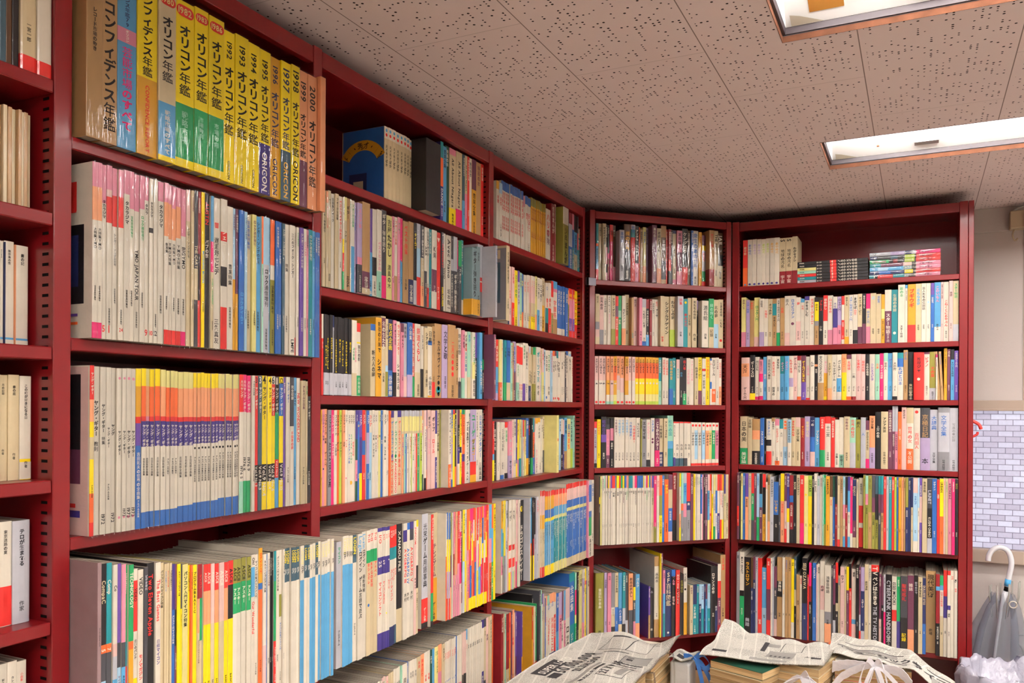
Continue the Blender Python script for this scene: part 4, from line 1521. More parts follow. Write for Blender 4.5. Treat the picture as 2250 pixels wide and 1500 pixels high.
9.5,244 G20y40G72p
17.3,242 b75O;w:ヴルク@6
>224.8 7.9,194 v55t
16.3,185 k;s:△@4;w:本@80
>254.2 18.8,302@10 t12w78t;画の本@20
5.1,314 y
9.6,313 n
9.4,250 p35b65h
26.6,250 U;c:SF百科図鑑@3^80;w:●@92^40
16.7,250 u10k;p:どんな@10;q:夜でも@40
17,248 r;w:NO・SE・CURE@6;k:Hiroshima@28^60
18,232 k;z:名演者伝@10
16.5,254 w52a;光と影@8;●@30
!booklet
>399.5 14.2,187 c
17.6,188 U40h
9.1,188 h
10.7,188 B40U
12.2,187 B50h
6.1,186 U
7.7,186 n30b
12.3,187 B50h
!hardcover_book
20,254 k;w:ロマンスの巻@10
13.9,251 k60U;w:神さ@60
14.9,260 w25r50n90R
>544.5 22.5,291@10 t
#E1|E|1.973|-12|comic_book|m|劇中時代
>32.6 18.3,179 r60o;c:劇中新@14^60;b:●@94^70
17.3,179 w;u:劇中時代@10^60;i:●@93^70
17.3,180 w;V:劇中時代@10^60;i:●@93^70
17.1,179 w;V:劇中時代@10^60;i:●@93^70
15.5,179 w;l:劇中時代@10^60;i:●@93^70
15.4,180 w;l:劇中時代@10^60;i:●@93^70
17,179 w;a:劇中時代@10^60;i:●@93^70
18.5,180 w;a:劇中時代@10^60;i:●@93^70
23.9,176 c72R;S@3;地球の汚名@24^60;w:宇宙@80
23,176 c72R;S@3;地球の汚名@24^60;w:宇宙@80
18.9,178 c72R;わがセクシ@22^60
#E2|E|1.739|-10|paperback_book|m|歌の本/ロック入門/芸能界/音楽人生/スター物語
>27.9 18.2,191 Y70p
14.3,181 V
15.2,178 t
20.3,190 Y12Y80q
17.5,183 w70V
14.9,182 w;r:矢龍生@24
16,181 c;虎つみか@10
15.2,180 t10h35t
13.6,182 w72e
15.8,182 t;r:名画@20
19,189 w74q;百人@6
21.9,189 w;u:ロカビリアン@6^56;n:●@52
17.2,182 w50q90w;r:夢@10
14,176 b8w;r:世界@14
17,183 i8w;夢を楽しむ@10
19.2,184 w;r:ミスタージョーズ@5^62
14.6,178 k10y50g60t
15.2,177 k;r:ブルース@6;w:少年@60
15.9,183 r52w;w:ほめ殺し@6
18.2,182 w70p;r:ロック革命@6^60
15.8,177 w25i65p;i:木枝田歌@12
14.2,177 V60p
9.7,177 r18w50r90w
15.6,180 c85a
13.6,180 w
15.9,181 w72k;まほろば@6;r:白昼@30
15.4,183 c66n;クイズダービー@6^62
12.8,183 k60n
14.5,182 P30c66p
19.2,183 c;B:芸@6
17.2,178 c
11.5,176 a30Y50a
22.1,192 w40n
21.3,191 h;c:生還の奇跡@8^60;w:●@78^60
22.9,207 w
8.7,206 b6w
25.1,207 a60a70r;r:ブギウギ@8
18.3,208 c;b:名もなき夢@8
15.5,208 w;芸人たちの伝説話@6
14.4,208 w;B:●@30
11.3,208 v20u
20.4,209 b75w;p:こわいもん@6^56
8.5,210 q
16.8,210 w;r:こねくとにおやぶん@30^62
12.8,211 q;音感@18
17.4,211 c72s
#E3|E|1.533|-12|novel|m|推理クイズ/ゲーム入門/パズル/トリック/名探偵
>32.6 29.6,164@6 q14O45q;天海@16^60
18.5,173 k85y;w:ボーフスロ@14
15.1,166 w92P;旅に出た@8
14.7,156 p35P55w90P
14.6,166 b;w:歴史@40
16.9,169 w;芸能有名人事件@8
16.8,167 w;r:お天気の日@12;国境の@70
14.4,167 w;まなもの@6
16.7,167 h40b;p:クイズ@14
15.9,167 b60b;p:クイズ@12
15.8,167 w50V70w;r:私の大推理@8
14.1,168 q
14.1,166 R10w92o;二つのこう@10
17.1,167 n60v;y:ゲームバイに書いた@12^56
14.7,164 w95r;p:名著文庫@20
15.5,168 w;んか@14
12.3,167 k20O25k;w:推理@30
20.6,169 w62t;BOTCON NOVEL@4
13.7,168 w40a92y;p:新しい推理@14
14.4,169 c74O;ミステリー@18
16.6,168 w;トリックゲーム@16^60
17.3,168 w52b82w;パズルゲーム@12^60
16.5,169 O40y;o:クイズ@8
17.1,168 n10w92o;r:名探偵@14
15.5,169 w92R;一風@40
16.3,168 q;r:文庫の海@12
15.4,168 q;r:猫の名指@14
13.8,168 k;w:名画の墓場@20
18.9,168 w;v:少女エスビタ@20^56
15.2,167 m60m;o:文庫@20
13,169 P;w:モアイの謎解@24
13.6,170 m18w;宮の人@20
15.7,170 b60b;v:ゲーム@12
15.7,171 w92k;大四階@20
19.8,170 h12u30w;u:おばと日本@30
14.1,179 t
18.9,172 k;c:鬼怒田の二@66
33.2,169@4 r;k:推理ジャ@10^40;w:●@52^40
17.4,170 n4w;r:ピアノ@10
19.5,170 z75s;r:木の葉@30
5.8,160 P6w
11.3,171~4 t
8.4,171~3 t
10.2,182 a
10.8,179 n
11.5,178 k20b
12.4,173 v
#E4|E|1.284|-10|hardcover_book|m|世界の秘密/歴史読本/文学全集/日本の美/宗教の本
>24.6 29.8,185 c66e;日本の美@10;w:美術論@74
16.5,181 c;k:文明論@4
30.7,177 t25O45c70k
15,180 u;w:フランス文庫@28^60
8.1,181 k;w:劇@40
18.6,177 w45k58w70r;u:ユンヌン心@4^60
12.8,182 t8w;夢の読史@8^60
16.1,176 p14w90o;r:日本ゴジーン@20^56
13.5,175 h20w;大川@28
16.7,179 w60B;o:●●●@4^70
13.4,175 B50w
15,183 c;r:まちのおんな@6
18,183 q20c
14.8,181 R;a:サン芸芸人@16^60
19.4,187 V;Y:寄席芸人伝@10^60
17,184 U40u70q;w:どの@6
17.7,183 b;w:プリアモン@26^60
17.6,187 r66e
21.2,188 r14w;十二支@18
13.7,184 r;w:ほぐれるすきま@6
14.3,177 w;全集@70
16.5,185 w74m;家庭@76
20.1,188 c
20,185 m50s
17,178 z;k:劇人@4
16.9,185 s;u:人@30
12.4,174 n20c80P
18.9,192 O60V
19.6,206 k;w:上海の夜@24^56
23.7,207 c;アジア美談@10^46
13.6,214 n
8.5,226 s40n
10,226 s40p
12,208 o;w:FIFTY OFF@30^50
15.5,223 q
22.5,222 c25w66o;r:世界の女@30;w:不公開@70
21.6,220 w;r:●@3;r:百円田人@40
31.1,221 G48V;t:京極日記@10;本@80^70
25.4,215 s;u:大辞典@10
35.3,223 g8s70g
26.9,221 s;g:写真の●記録@24^40
#E5|E|0.998|28|magazine|m|カタログ/写真集/音楽年鑑/デザイン/月刊
>22.0 8.2,255 n50r80n
6.5,255 k
7.3,254 Y
9,254 u
12.1,254 v35O
10.9,254 c
10.1,255 r30e70G
9.6,255 n
10.4,256 B65e
11.2,255 k30b50n
11.9,254 r20k60a
7.1,224 w;r:COUS@4
8.7,253 t70O
12.6,245 s
18.1,227 u55k;a:いつまで@30
7.1,253 G
14,259 y40O
8.6,260 n40q80r
10,258 i50y70w;w:IN SPACE@4
13.9,254 R30u40R80k
10.8,254 k;c:BOOK@10
12.3,255 c
14.5,256 r70P;w:音楽@6
14.5,254 Y;y:●@26
13.7,255 l30y;k:GUITAR@6
7.5,253 k
9.8,263 w;THE WHO@10
10.5,254 s
8.3,259 w
5.2,259 m
6.7,259 e70z
13.5,256 a
10.3,256 T30c
8.2,256 E30u;c:B@90
8.1,257 k40R
8.8,257 c90r
9.6,257 t
8.1,256 B40p60c85b
8,256 k40R
8.7,257 i20b50w85b
8,255 P50P80w
12.4,247 U60n85c;c:ENJOY@10
7.2,248 c
14.5,252@4 w40r65w72r;k:音楽の手帖@8^54
>469.9 7.2,263 z
9.3,263 m25p40z
12.1,262 z50t
10.7,263 G30n50z
10.6,263 H25k60z
8.5,263 h25n50G
8.5,263 h25n50t
9.1,261 r
7.8,262 s
9.8,261 h
8.3,261 r
7,261 l
6.2,261 u
9.7,261 a
7,261 O
6.2,260 t
8.9,261 z40U
8.3,261 U
6.8,261 U40c
15,261 q20B85w
5.5,261 B40w
8.1,262 v25q60v;w:ACOUSTIC@10
15.6,260 c
15.5,261 G40k80s;s:LAINET@16;w:KUSHI OHNO@52
14.7,260 u
8.7,257 r70r;w:1980@20
12,261 y50o;k:URBAN@4
5.3,263 q
8.6,263 c
11.3,263 p;k:キタコ8ちゃん@6^70
9.8,263 P
9.9,262 k;z:BIOS@6
#E6|E|0.643|30|photo_book|g|現代美術/写真/建築/デザイン/劇場
>22.0 11.7,305 g
16.6,306 w48k55e;MAX ERNST@6^50
25.1,288 k;a:ラストロマン@6^60;s:舞踏@80
8.7,289 T40U
8.6,293 n30U
8.7,291 s
15.3,289 r;w:映画@80
17.1,254 b60B;w:団地魂@6^60
15.1,292 r40n80r
6.6,293 w
5.7,296 s
10.3,262 n30G75q
19.6,298 t30k50t;w:演舞踏@30
9.8,299 w;a:芸の本@40
10.7,303 t
11.1,301 t
10.6,295 y80w
7.8,303 H40c60k
12.9,240 t;芸術@40
8.2,236 w
18.2,303 k55U;c:SEIJI OZAWA@6^60
5.5,243 r
9.1,288 P30R50k
2.7,288 k
13.5,287 u;w:VANTRA@6^50
4.5,283 q
9,286 w
16.1,296 w30q60w;のぼ@30
22.2,284 w60g75O;浅草芸物語@14^56
6.3,285 G
8.8,283 n50k70s
8.8,296 r25k50c60k
7.1,249 c
14.9,281 q;ロマン@10
6.1,284 c
8.7,285 y30n
8.7,295 k30r
14.7,277 w66b72q
10.4,295 k
6,289 n60s80r
12.1,287 V30U80s;w:スポーツ@40
12.8,298 c;劇的演劇@20
9.4,296 w
25.5,298 r8k;w:TV@2;w:ペンは生きる@14;s:THE TV HISTORY@50
8.4,267 n60q
6.7,263 n40k
6.8,268 s50P
20.1,269 k;s:CYBERPUNK HANDBOOK@8^66
15.8,264 w45r60w;ISSEI MOOKI@8
11.6,263 e60i
23.1,267 G55k;r:聖地巡礼@10^66;y:記録@75
20.5,271 n70O;雑誌@10
13,273 k;s:都市の中で@8
13.8,270 c;すてきな星組@6
10.5,266 U60u;c:DULLSIDE SITES@10
30.9,289@4 t
12.4,284 R15b20R60k
11.1,281 e12b18w50c;r:ロマンスの記憶@20
11.9,300 r30i55w;r:映@3
10.3,299 r5w40i45w
10.2,300 w;r:ひか@6
10.2,301 w;My@10;r:映画@20
"""
rnd = random.Random(11)
rows = []; cur = None; ROWOBJ = {}
for line in DATA.strip().split('\n'):
    if line[0] == '#':
        p = line[1:].split('|'); cur = dict(id=p[0], bay=p[1], z=float(p[2]), d=float(p[3]) / 1000, kind=p[4], fin=p[5], pool=p[6].split('/'), items=[]); rows.append(cur); kind = p[4]; x = 0.0; continue
    if line[0] == '!': kind = line[1:]; continue
    if line[0] == '>': a, line = line.split(' ', 1); x = float(a[1:])
    f = line.split(';'); a, bands = f[0].split(' '); lean = 0.0; d = cur['d']
    if '~' in a: a, l_ = a.split('~'); lean = float(l_)
    if '@' in a: a, d_ = a.split('@'); d = float(d_) / 1000
    wd, hh = a.split(','); wd = float(wd); cur['items'].append((kind, x / 1000, wd / 1000, int(hh) / 1000, d, lean, bands, f[1:])); x += wd
SHELF_NAME = ['top shelf', 'second shelf', 'third shelf', 'fourth shelf', 'fifth shelf', 'sixth shelf']
pool_i = 0
def label_row(objs, where):
    cnt = {}
    for o, key in objs: cnt[key] = cnt.get(key, 0) + 1
    seen = {}
    for o, key in objs:
        seen[key] = seen.get(key, 0) + 1; k = o.name.split('.')[0].replace('_', ' ')
        nm = '%s %s' % (key, k)
        if cnt[key] == 1: o['label'] = 'only %s on %s' % (nm, where)
        else: o['label'] = '%s %s from left on %s' % (ordinal(seen[key]), nm, where)
for row in rows:
    M = BAYM[row['bay']]; objs = []; ri = int(row['id'][1]) - 1; where = '%s of %s' % (SHELF_NAME[ri], BAYS[row['bay']][3])
    for kind, x, wd, h, d, lean, bands, texts in row['items']:
        if kind != 'yearbook' and wd > .0022:
            st = parse_bands(bands); ends = [x_[1] for x_ in st[1:]] + [1.0]; wide = max(range(len(st)), key=lambda i: ends[i] - st[i][1]); P = row['pool']
            pale = st[wide][0] in 'wcYqsBVmtO'
            tint = rnd.choice(('', '', '', 'r:', 'u:', 'e:', 'n:')) if pale else ''
            if row['bay'] != 'L':
                if not texts and (wd > .0028 or row['bay'] in 'DE'):
                    a_, b_ = P[pool_i % len(P)], P[(pool_i * 7 + 3) % len(P)]; pool_i += 1; s0 = st[wide][1] + .04
                    texts = ['%s%s@%d^%d' % (tint, (a_ + b_) if a_ != b_ and wd < .014 else a_, s0 * 100, rnd.choice((52, 60, 66)))]
                if len(texts) == 1 and texts[0] != '-' and rnd.random() < .8:
                    f = float(texts[0].split('^')[0].split('@')[1].split('-')[0]) / 100 if '@' in texts[0] else .06
                    n_ = len(texts[0].split('@')[0]); s2 = .70 if f + n_ * wd * .66 / h < .64 else .82
                    if all(abs(s2 - x_[1]) > .05 for x_ in st): texts = texts + ['%s@%d^%d' % (P[(pool_i * 3 + 1) % len(P)], s2 * 100, 38)]
        deep = .70 * h if h < .3 else .68 * h
        if kind == 'yearbook': deep = .195
        deep = min(deep, DEEP - .006 + d)
        dd = d + rnd.uniform(-.0025, .0025) + (rnd.uniform(-.004, .003) if kind in ('hardcover_book', 'paperback_book', 'novel', 'photo_book') else 0)
        hz = h + rnd.uniform(-.0008, .0008); gap = .00025
        o = make_book(kind, max(wd - gap, .0006), hz, deep, bands, texts, row['fin'], rnd)
        L = Matrix.Translation((x + gap / 2, -dd, row['z'] + .0004))
        if lean: L = L @ Matrix.Rotation(R(-lean), 4, 'Y')
        o.matrix_world = M @ L
        o['category'] = KIND_CAT.get(kind, 'magazine'); o['group'] = 'books on the ' + where
        key = describe(bands)
        if kind == 'yearbook':
            yr = [t for t in texts if ('19' in t or '2000' in t)]
            if yr:
                y4 = ''.join(ch for ch in yr[0].split('@')[0] if ch.isdigit())[:4]
                if len(y4) == 4: key = y4 + ' dated ' + key
        objs.append((o, key))
    label_row(objs, where); ROWOBJ[row['id']] = [a for a, _ in objs]
# two flat piles lying on the top shelf of the end-wall bookcase
FLAT1 = [('s80k', 'w'), ('h27k', ''), ('r27k', ''), ('h27k', ''), ('y27k', ''), ('k', ''), ('k', '')]
def lying(x0, x1, z0, n, specs, kind, fin, lab, grp, dshift):
    t = (z0[1] - z0[0]) / n
    for i in range(n):
        bands, texts = specs[i]
        o = make_book(kind, t - .0003, x1 - x0, .182, bands, texts, fin, rnd)
        # book z axis -> along -x of the bay (head to the left), book x axis -> up
        L = Matrix(((0, 0, -1, x1 + rnd.uniform(-.001, .001)), (0, 1, 0, dshift + rnd.uniform(-.001, .001)), (1, 0, 0, z0[0] + .0005 + t * i), (0, 0, 0, 1)))
        o.matrix_world = BAYM['E'] @ L; tag(o, lab[i], 'comic', grp)
nums = '1285674'
f1 = [('s27k47r56k', 'g'), ('h27k47r56k', 'e'), ('r27k47r56k', 'r'), ('m27k47r56k', 'm'), ('Y27k47r56k', 'y'), ('k27k47r56k', 'k'), ('k26k47r56k', 'k')]
nm1 = ['silver', 'teal', 'red', 'mint', 'straw', 'lower all-black', 'upper all-black']
specs = [(b, ['漫画選@3^50', 'w:新人気@28^52', 'w:%s@49^80' % nums[i], 'w:ノルウェイの森@58^84']) for i, (b, c) in enumerate(f1)]
lying(.235, .480, (1.973, 2.053), 7, specs, 'comic_magazine', 'm', ['black comic magazine with %s end label in the end-wall flat pile' % c for c in nm1], 'black comic magazines piled flat', .012)
f2 = [('h8k12r34h50x56k66p', 'w:2@6^60'), ('U14u30U50y62k66r', 'w:3@6^60'), ('b12B26b48x60k66p', 'w:1@6^60'), ('h16n48q60k66p', 'w:2@6^60'), ('e28k34R40k50l64k66r', 'p:STRONG@4^60'), ('U10k30H40k50l64k66r', 'w:0@6^60'), ('s30V50U60s66P', 'k:巻@6^60')]
specs = [(b, [t, 'w:マンガ少年@50^60', 'k:特集号増刊@70^66']) for b, t in f2]
nm2 = ['lowest', 'second-lowest', 'third-lowest', 'middle', 'third-highest', 'second-highest', 'topmost']
lying(.486, .715, (1.973, 2.067), 7, specs, 'comic_magazine', 'p', ['%s glossy comic magazine in the bright pile on the end-wall top shelf' % c for c in nm2], 'bright comic magazines piled flat', .008)

# ------------------------------------------------------------------ cover pictures on the books whose fronts show
def side_panel(o, name, rects, d):
    """coloured areas on the left cover (x = 0): (depth0, depth1, z0, z1, colour)"""
    mb = MB()
    for i, (a, b, z0, z1, c) in enumerate(rects):
        x = -.0004 - .00012 * i
        mb.add([(x, a, z0), (x, b, z0), (x, b, z1), (x, a, z1)], [(0, 3, 2, 1)], book_mat(c, 'g'))
    mb.build(name, o)
    return mb
def nth(row_id, i):
    return ROWOBJ[row_id][i]
o = nth('A2', 0); side_panel(o, 'cover_picture', [(.012, .165, .0, .2425, 'w'), (.018, .15, .05, .165, 'k'), (.03, .12, .075, .15, 'U'), (.034, .046, .185, .228, 'r'), (.054, .064, .190, .228, 'R'), (.074, .084, .187, .226, 'r'), (.094, .102, .195, .228, 'R'), (.034, .102, .183, .189, 'r'), (.03, .11, .02, .024, 'o'), (.03, .12, .032, .036, 'v')], .17)
o = nth('A3', 0); side_panel(o, 'cover_picture', [(.004, .165, .0, .246, 'q'), (.02, .15, .125, .235, 'k'), (.02, .12, .075, .125, 'n'), (.06, .15, .06, .11, 'w'), (.03, .12, .04, .046, 'r'), (.02, .14, .026, .036, 'i')], .17)
o = nth('B1', 0); side_panel(o, 'cover_picture', [(.002, .118, .0, .172, 'u'), (.05, .1, .012, .07, 'U'), (.06, .088, .015, .052, 'c')], .12)
side_panel(nth('C2', 0), 'cover_picture', [(.002, .14, .002, .205, 'g'), (.02, .075, .05, .165, 'H'), (.028, .07, .085, .15, 'x'), (.02, .08, .175, .20, 'c')], .15)
o = nth('B1', 0)
mb = MB()
for i in range(12):   # curved orange title band
    a0, a1 = R(155 - i * 10.8), R(155 - (i + 1) * 10.8); P = lambda a, r: (-.0012, .060 - r * math.cos(a) * .95, .082 + r * math.sin(a) * .9)
    mb.add([P(a0, .046), P(a1, .046), P(a1, .072), P(a0, .072)], [(0, 1, 2, 3)], book_mat('a', 'g'))
for i, ch in enumerate('天才・秀才・ばか'):
    a = R(30 + i * 17.3); vs_, fs_, p0, p1 = glyph(ch); cx, cz = .060 + .058 * math.cos(a) * .95, .082 + .058 * math.sin(a) * .9; t = a - R(90)
    k = .017; mb.add([(-.0014, cx - ((vx - .5) * math.cos(t) - (vy - .38) * -math.sin(t)) * -k * -1, cz + ((vx - .5) * math.sin(t) * 1 + (vy - .38) * math.cos(t)) * k) for vx, vy in vs_], fs_, ink('k'))
mb.build('title_band', o)

# ------------------------------------------------------------------ tied stacks of old books under newspapers
WOOD = mat('table_wood', '8a6a48', .5, .4, wear=.2, bump=.03)
TZ = .68
t = empty('low_table', Matrix.Translation((2.17, .36, 0))); tag(t, 'low wooden table under the tied book stacks', 'table')
mb = MB(); mb.box((-.48, -.52, TZ - .03), (.42, .55, TZ), WOOD); mb.build('tabletop', t, bevel=.003)
for sx, sy in ((-.44, -.48), (.38, -.48), (-.44, .51), (.38, .51)):
    mb = MB(); mb.box((sx - .025, sy - .025, 0), (sx + .025, sy + .025, TZ - .03), WOOD); mb.build('leg', t, bevel=.002)
def stack(cx, cy, yaw, top, size, cols, label, grp, ths=None):
    """books lying flat, page edges towards the room; size = (width along front, depth)"""
    n = len(cols); th = (top - TZ) / n
    # local frame: X along the front edge (viewed left to right), Y away from the viewer
    B = Matrix.Translation((cx, cy, 0)) @ Matrix.Rotation(yaw, 4, 'Z'); z = TZ + .0004
    for i in range(n):
        ti = th * (0.75 + .5 * rnd.random()) if i < n - 1 else top - z
        if i < n - 1: ti = min(ti, (top - z) - (n - 1 - i) * th * .55)
        bands = cols[i]; b = make_book('bundled_book', ti - .0006, size[0] - rnd.uniform(0, .006), size[1] - rnd.uniform(0, .01), bands, [], 'm', rnd)
        # book x -> up, book z -> along X, spine (book -y) at the back
        w_, d_ = size; dx, dy = rnd.uniform(-.003, .003), rnd.uniform(-.002, .005)
        L = Matrix(((0, 0, 1, -w_ / 2 + dx), (0, -1, 0, d_ + dy), (1, 0, 0, z), (0, 0, 0, 1))) @ Matrix.Identity(4)
        # keep it a rotation: mirror-free form
        L = Matrix(((0, 0, -1, w_ / 2 + dx), (0, -1, 0, d_ + dy), (-1, 0, 0, z + ti - .0006), (0, 0, 0, 1)))
        b.matrix_world = B @ L
        tag(b, '%s book of the %s' % (('%s from top' % ordinal(n - i)) + ' ' + PALN[bands[0]], label), 'book', grp); z += ti
STK = [
 ('p1a', 1.985, .625, 0.0, .842, (.19, .20), 'cwctcwtc', 'near book stack beneath the big lottery newspaper'),
 ('p1b', 2.175, .610, 0.0, .846, (.178, .205), 'ccwtcctw', 'far book stack beneath the big lottery newspaper'),
 ('p2', 2.153, .428, math.atan2(-.147, -.053), .838, (.152, .20), 'tctctctcE', 'stack with the green book on top'),
 ('p3', 2.208, .295, math.atan2(-.15, -.03), .846, (.142, .20), 'ktctkcwcc', 'stack between the green-topped stack and the bow-tied stack'),
 ('p4', 2.292, .108, math.atan2(-.185, .012), .842, (.182, .16), 'ctactcwwrw', 'bow-tied stack before the end-wall bookcase')]
for nm_, cx, cy, yaw, top, size, cols, lab in STK: stack(cx, cy, yaw, top, size, list(cols), lab, 'old books tied in stacks')
# grey newspaper-wrapped packet beside the lottery newspaper
def news_material():
    m = bpy.data.materials.new('newsprint'); m.use_nodes = True; N = m.node_tree.nodes; L = m.node_tree.links; p = N['Principled BSDF']; p.inputs['Roughness'].default_value = .85; p.inputs['Specular IOR Level'].default_value = .2
    tc = N.new('ShaderNodeTexCoord'); sp = N.new('ShaderNodeSeparateXYZ'); L.new(tc.outputs['UV'], sp.inputs[0])
    def mt(op, a, b=None):
        n = N.new('ShaderNodeMath'); n.operation = op
        for i, v in enumerate((a, b)):
            if v is None: continue
            if isinstance(v, (int, float)): n.inputs[i].default_value = v
            else: L.new(v, n.inputs[i])
        return n.outputs[0]
    U, V = sp.outputs[0], sp.outputs[1]
    cu = mt('FRACT', mt('DIVIDE', U, .034)); ru = mt('FRACT', mt('DIVIDE', V, .0034))
    incol = mt('MULTIPLY', mt('GREATER_THAN', cu, .07), mt('LESS_THAN', cu, .95)); line = mt('LESS_THAN', ru, .55)
    n1 = N.new('ShaderNodeTexNoise'); n1.inputs['Scale'].default_value = 420; n1.inputs['Detail'].default_value = 1; L.new(tc.outputs['UV'], n1.inputs['Vector'])
    n2 = N.new('ShaderNodeTexVoronoi'); n2.inputs['Scale'].default_value = 14; n2.distance = 'CHEBYCHEV'; L.new(tc.outputs['UV'], n2.inputs['Vector']); sc = N.new('ShaderNodeSeparateColor'); L.new(n2.outputs['Color'], sc.inputs[0])
    dens = mt('MULTIPLY_ADD', sc.outputs[0], .55); dens.node.inputs[2].default_value = .35
    ink_ = mt('MULTIPLY', mt('MULTIPLY', mt('MULTIPLY', incol, line), mt('GREATER_THAN', n1.outputs['Fac'], .46)), dens)
    mx = N.new('ShaderNodeMix'); mx.data_type = 'RGBA'; mx.inputs[6].default_value = lin('cdcac0') + (1,); mx.inputs[7].default_value = lin('484642') + (1,); L.new(ink_, mx.inputs[0]); L.new(mx.outputs[2], p.inputs['Base Color'])
    return m
NEWS = news_material(); PRINT = mat('news_ink', '3a383a', .8, .2); PRINTG = mat('news_half_tone', '8d8a85', .8, .2)
def newspaper(c, zf, marks, label, n=(44, 30), layers=2, name='newspaper'):
    """c: four ground corners near-left, far-left, far-right, near-right; zf(u, v) -> height"""
    c = [Vector((a, b, 0)) for a, b in c]
    def pos(u, v, o=0.0):
        p = c[0] * (1 - u) * (1 - v) + c[1] * u * (1 - v) + c[2] * u * v + c[3] * (1 - u) * v
        return Vector((p.x, p.y, zf(u, v) + o))
    nu, nv = n; mb = MB()
    for l in range(layers):
        vs = []
        for j in range(nv + 1):
            for i in range(nu + 1):
                u, v = i / nu, j / nv; vs.append(pos(u, v, -.0016 * l + (.0004 * math.sin(9 * u + 5 * v + l)) * (l > 0)))
        fs = [(j * (nu + 1) + i, (j + 1) * (nu + 1) + i, (j + 1) * (nu + 1) + i + 1, j * (nu + 1) + i + 1) for j in range(nv) for i in range(nu)]
        mb.add(vs, [f[::-1] for f in fs], NEWS)
    k = len(vs)
    rim = [i for i in range(nu + 1)] + [(j + 1) * (nu + 1) - 1 for j in range(1, nv + 1)] + [nv * (nu + 1) + i for i in range(nu - 1, -1, -1)] + [j * (nu + 1) for j in range(nv - 1, 0, -1)]
    for a, b in zip(rim, rim[1:] + rim[:1]): mb.f.append((a, b, b + k, a + k)); mb.m.append(mb.mi(NEWS))
    lu = (c[1] - c[0]).length; lv = (c[3] - c[0]).length
    def patch(u0, u1, v0, v1, m, o=.0005):
        k_ = max(2, int((u1 - u0) * 40)); q_ = max(2, int((v1 - v0) * 30)); vs2 = [pos(u0 + (u1 - u0) * i / k_, v0 + (v1 - v0) * j / q_, o) for j in range(q_ + 1) for i in range(k_ + 1)]
        mb.add(vs2, [(j * (k_ + 1) + i, j * (k_ + 1) + i + 1, (j + 1) * (k_ + 1) + i + 1, (j + 1) * (k_ + 1) + i)[::-1] for j in range(q_) for i in range(k_)], m)
    for mk in marks:
        if mk[0] == 'rect': patch(mk[1], mk[2], mk[3], mk[4], PRINT if mk[5] else PRINTG)
        elif mk[0] == 'frame':
            u0, u1, v0, v1 = mk[1:5]; e = .006
            patch(u0, u1, v0, v0 + e, PRINT); patch(u0, u1, v1 - e, v1, PRINT); patch(u0, u0 + e, v0, v1, PRINT); patch(u1 - e, u1, v0, v1, PRINT)
        elif mk[0] == 'text':   # reads along +u, letter tops towards -v
            _, s, u0, v0, hgt, m = mk; flat_text(mb, s, lambda x, y: pos(u0 + x / lu, v0 - y / lv, .0009), m, hgt)
        elif mk[0] == 'textv':  # reads along +v, letter tops towards +u
            _, s, u0, v0, hgt, m = mk; flat_text(mb, s, lambda x, y: pos(u0 + y / lu, v0 + x / lv, .0009), m, hgt)
    o = mb.build(name, smooth=True); uv = o.data.uv_layers.new(name='sheet')
    P0, eu, ev = c[0], (c[1] - c[0]).normalized(), (c[3] - c[0]).normalized()
    for lp in o.data.loops:
        d_ = Vector(o.data.vertices[lp.vertex_index].co) - P0; uv.data[lp.index].uv = (d_.x * ev.x + d_.y * ev.y, d_.x * eu.x + d_.y * eu.y)
    return tag(o, label, 'newspaper', 'old newspapers laid over the book stacks')
WK = mat('paper_white', 'dedacf', .8, .2)
# big sheet over the two nearest stacks: u runs away along the long wall, v runs towards the room
def z1(u, v): return .858 + .004 * math.sin(5 * u + 2.2 * v) + .004 * math.sin(11 * v + 3 * u) * (.4 + u) + (.012 * max(0, u - .86) / .14) * math.sin(7 * v) + .003 * math.sin(23 * u) * v
newspaper([(1.70, .862), (2.235, .842), (2.275, .592), (1.76, .60)], z1, [
 ('rect', .17, .42, .10, .24, 1), ('text', 'SUPER LOTO', .19, .215, .026, WK), ('text', '50,000,000', .25, .345, .040, PRINT), ('text', '21,234,500', .29, .455, .030, PRINT), ('rect', .16, .24, .26, .345, 1),
 ('rect', .10, .47, .50, .535, 0), ('rect', .13, .45, .555, .585, 1), ('text', '8 STAR 12', .17, .58, .016, WK), ('frame', .26, .44, .62, .86), ('text', '22 X V 05', .28, .70, .026, PRINT), ('rect', .30, .42, .76, .83, 0),
 ('rect', .52, .62, .66, .93, 0), ('frame', .52, .62, .66, .93), ('rect', .55, .6, .70, .76, 1), ('rect', .50, .512, .62, .9, 1), ('rect', .47, .48, .62, .86, 1), ('frame', .72, .94, .30, .58), ('frame', .72, .94, .58, .80), ('rect', .925, .945, .30, .50, 1), ('rect', .60, .64, .34, .42, 0), ('rect', .66, .672, .40, .66, 1)],
 'large lottery newspaper lying on the stacks nearest the long wall')
# sheet over the green-topped stack and its neighbour
def z2(u, v): return .856 + .004 * math.sin(6.5 * v + 1) + .003 * math.sin(9 * u + 2 * v) + .030 * max(0, u - .6) / .4 * max(0, .2 - v) / .2 + .010 * max(0, u - .9) / .1 * abs(math.sin(13 * v)) - .004 * max(0, .12 - u) / .12
newspaper([(2.165, .515), (2.43, .505), (2.40, .195), (2.205, .212)], z2, [
 ('rect', .1, .16, .08, .2, 1), ('rect', .45, .75, .42, .46, 1), ('rect', .62, .72, .46, .56, 0), ('rect', .20, .5, .50, .72, 0), ('rect', .26, .34, .52, .70, 1), ('frame', .52, .85, .58, .76), ('rect', .30, .36, .86, .94, 1), ('rect', .04, .1, .40, .70, 0), ('textv', '大阪', .34, .80, .016, PRINT)],
 'crumpled newspaper spread across two stacks, curling up at one corner')
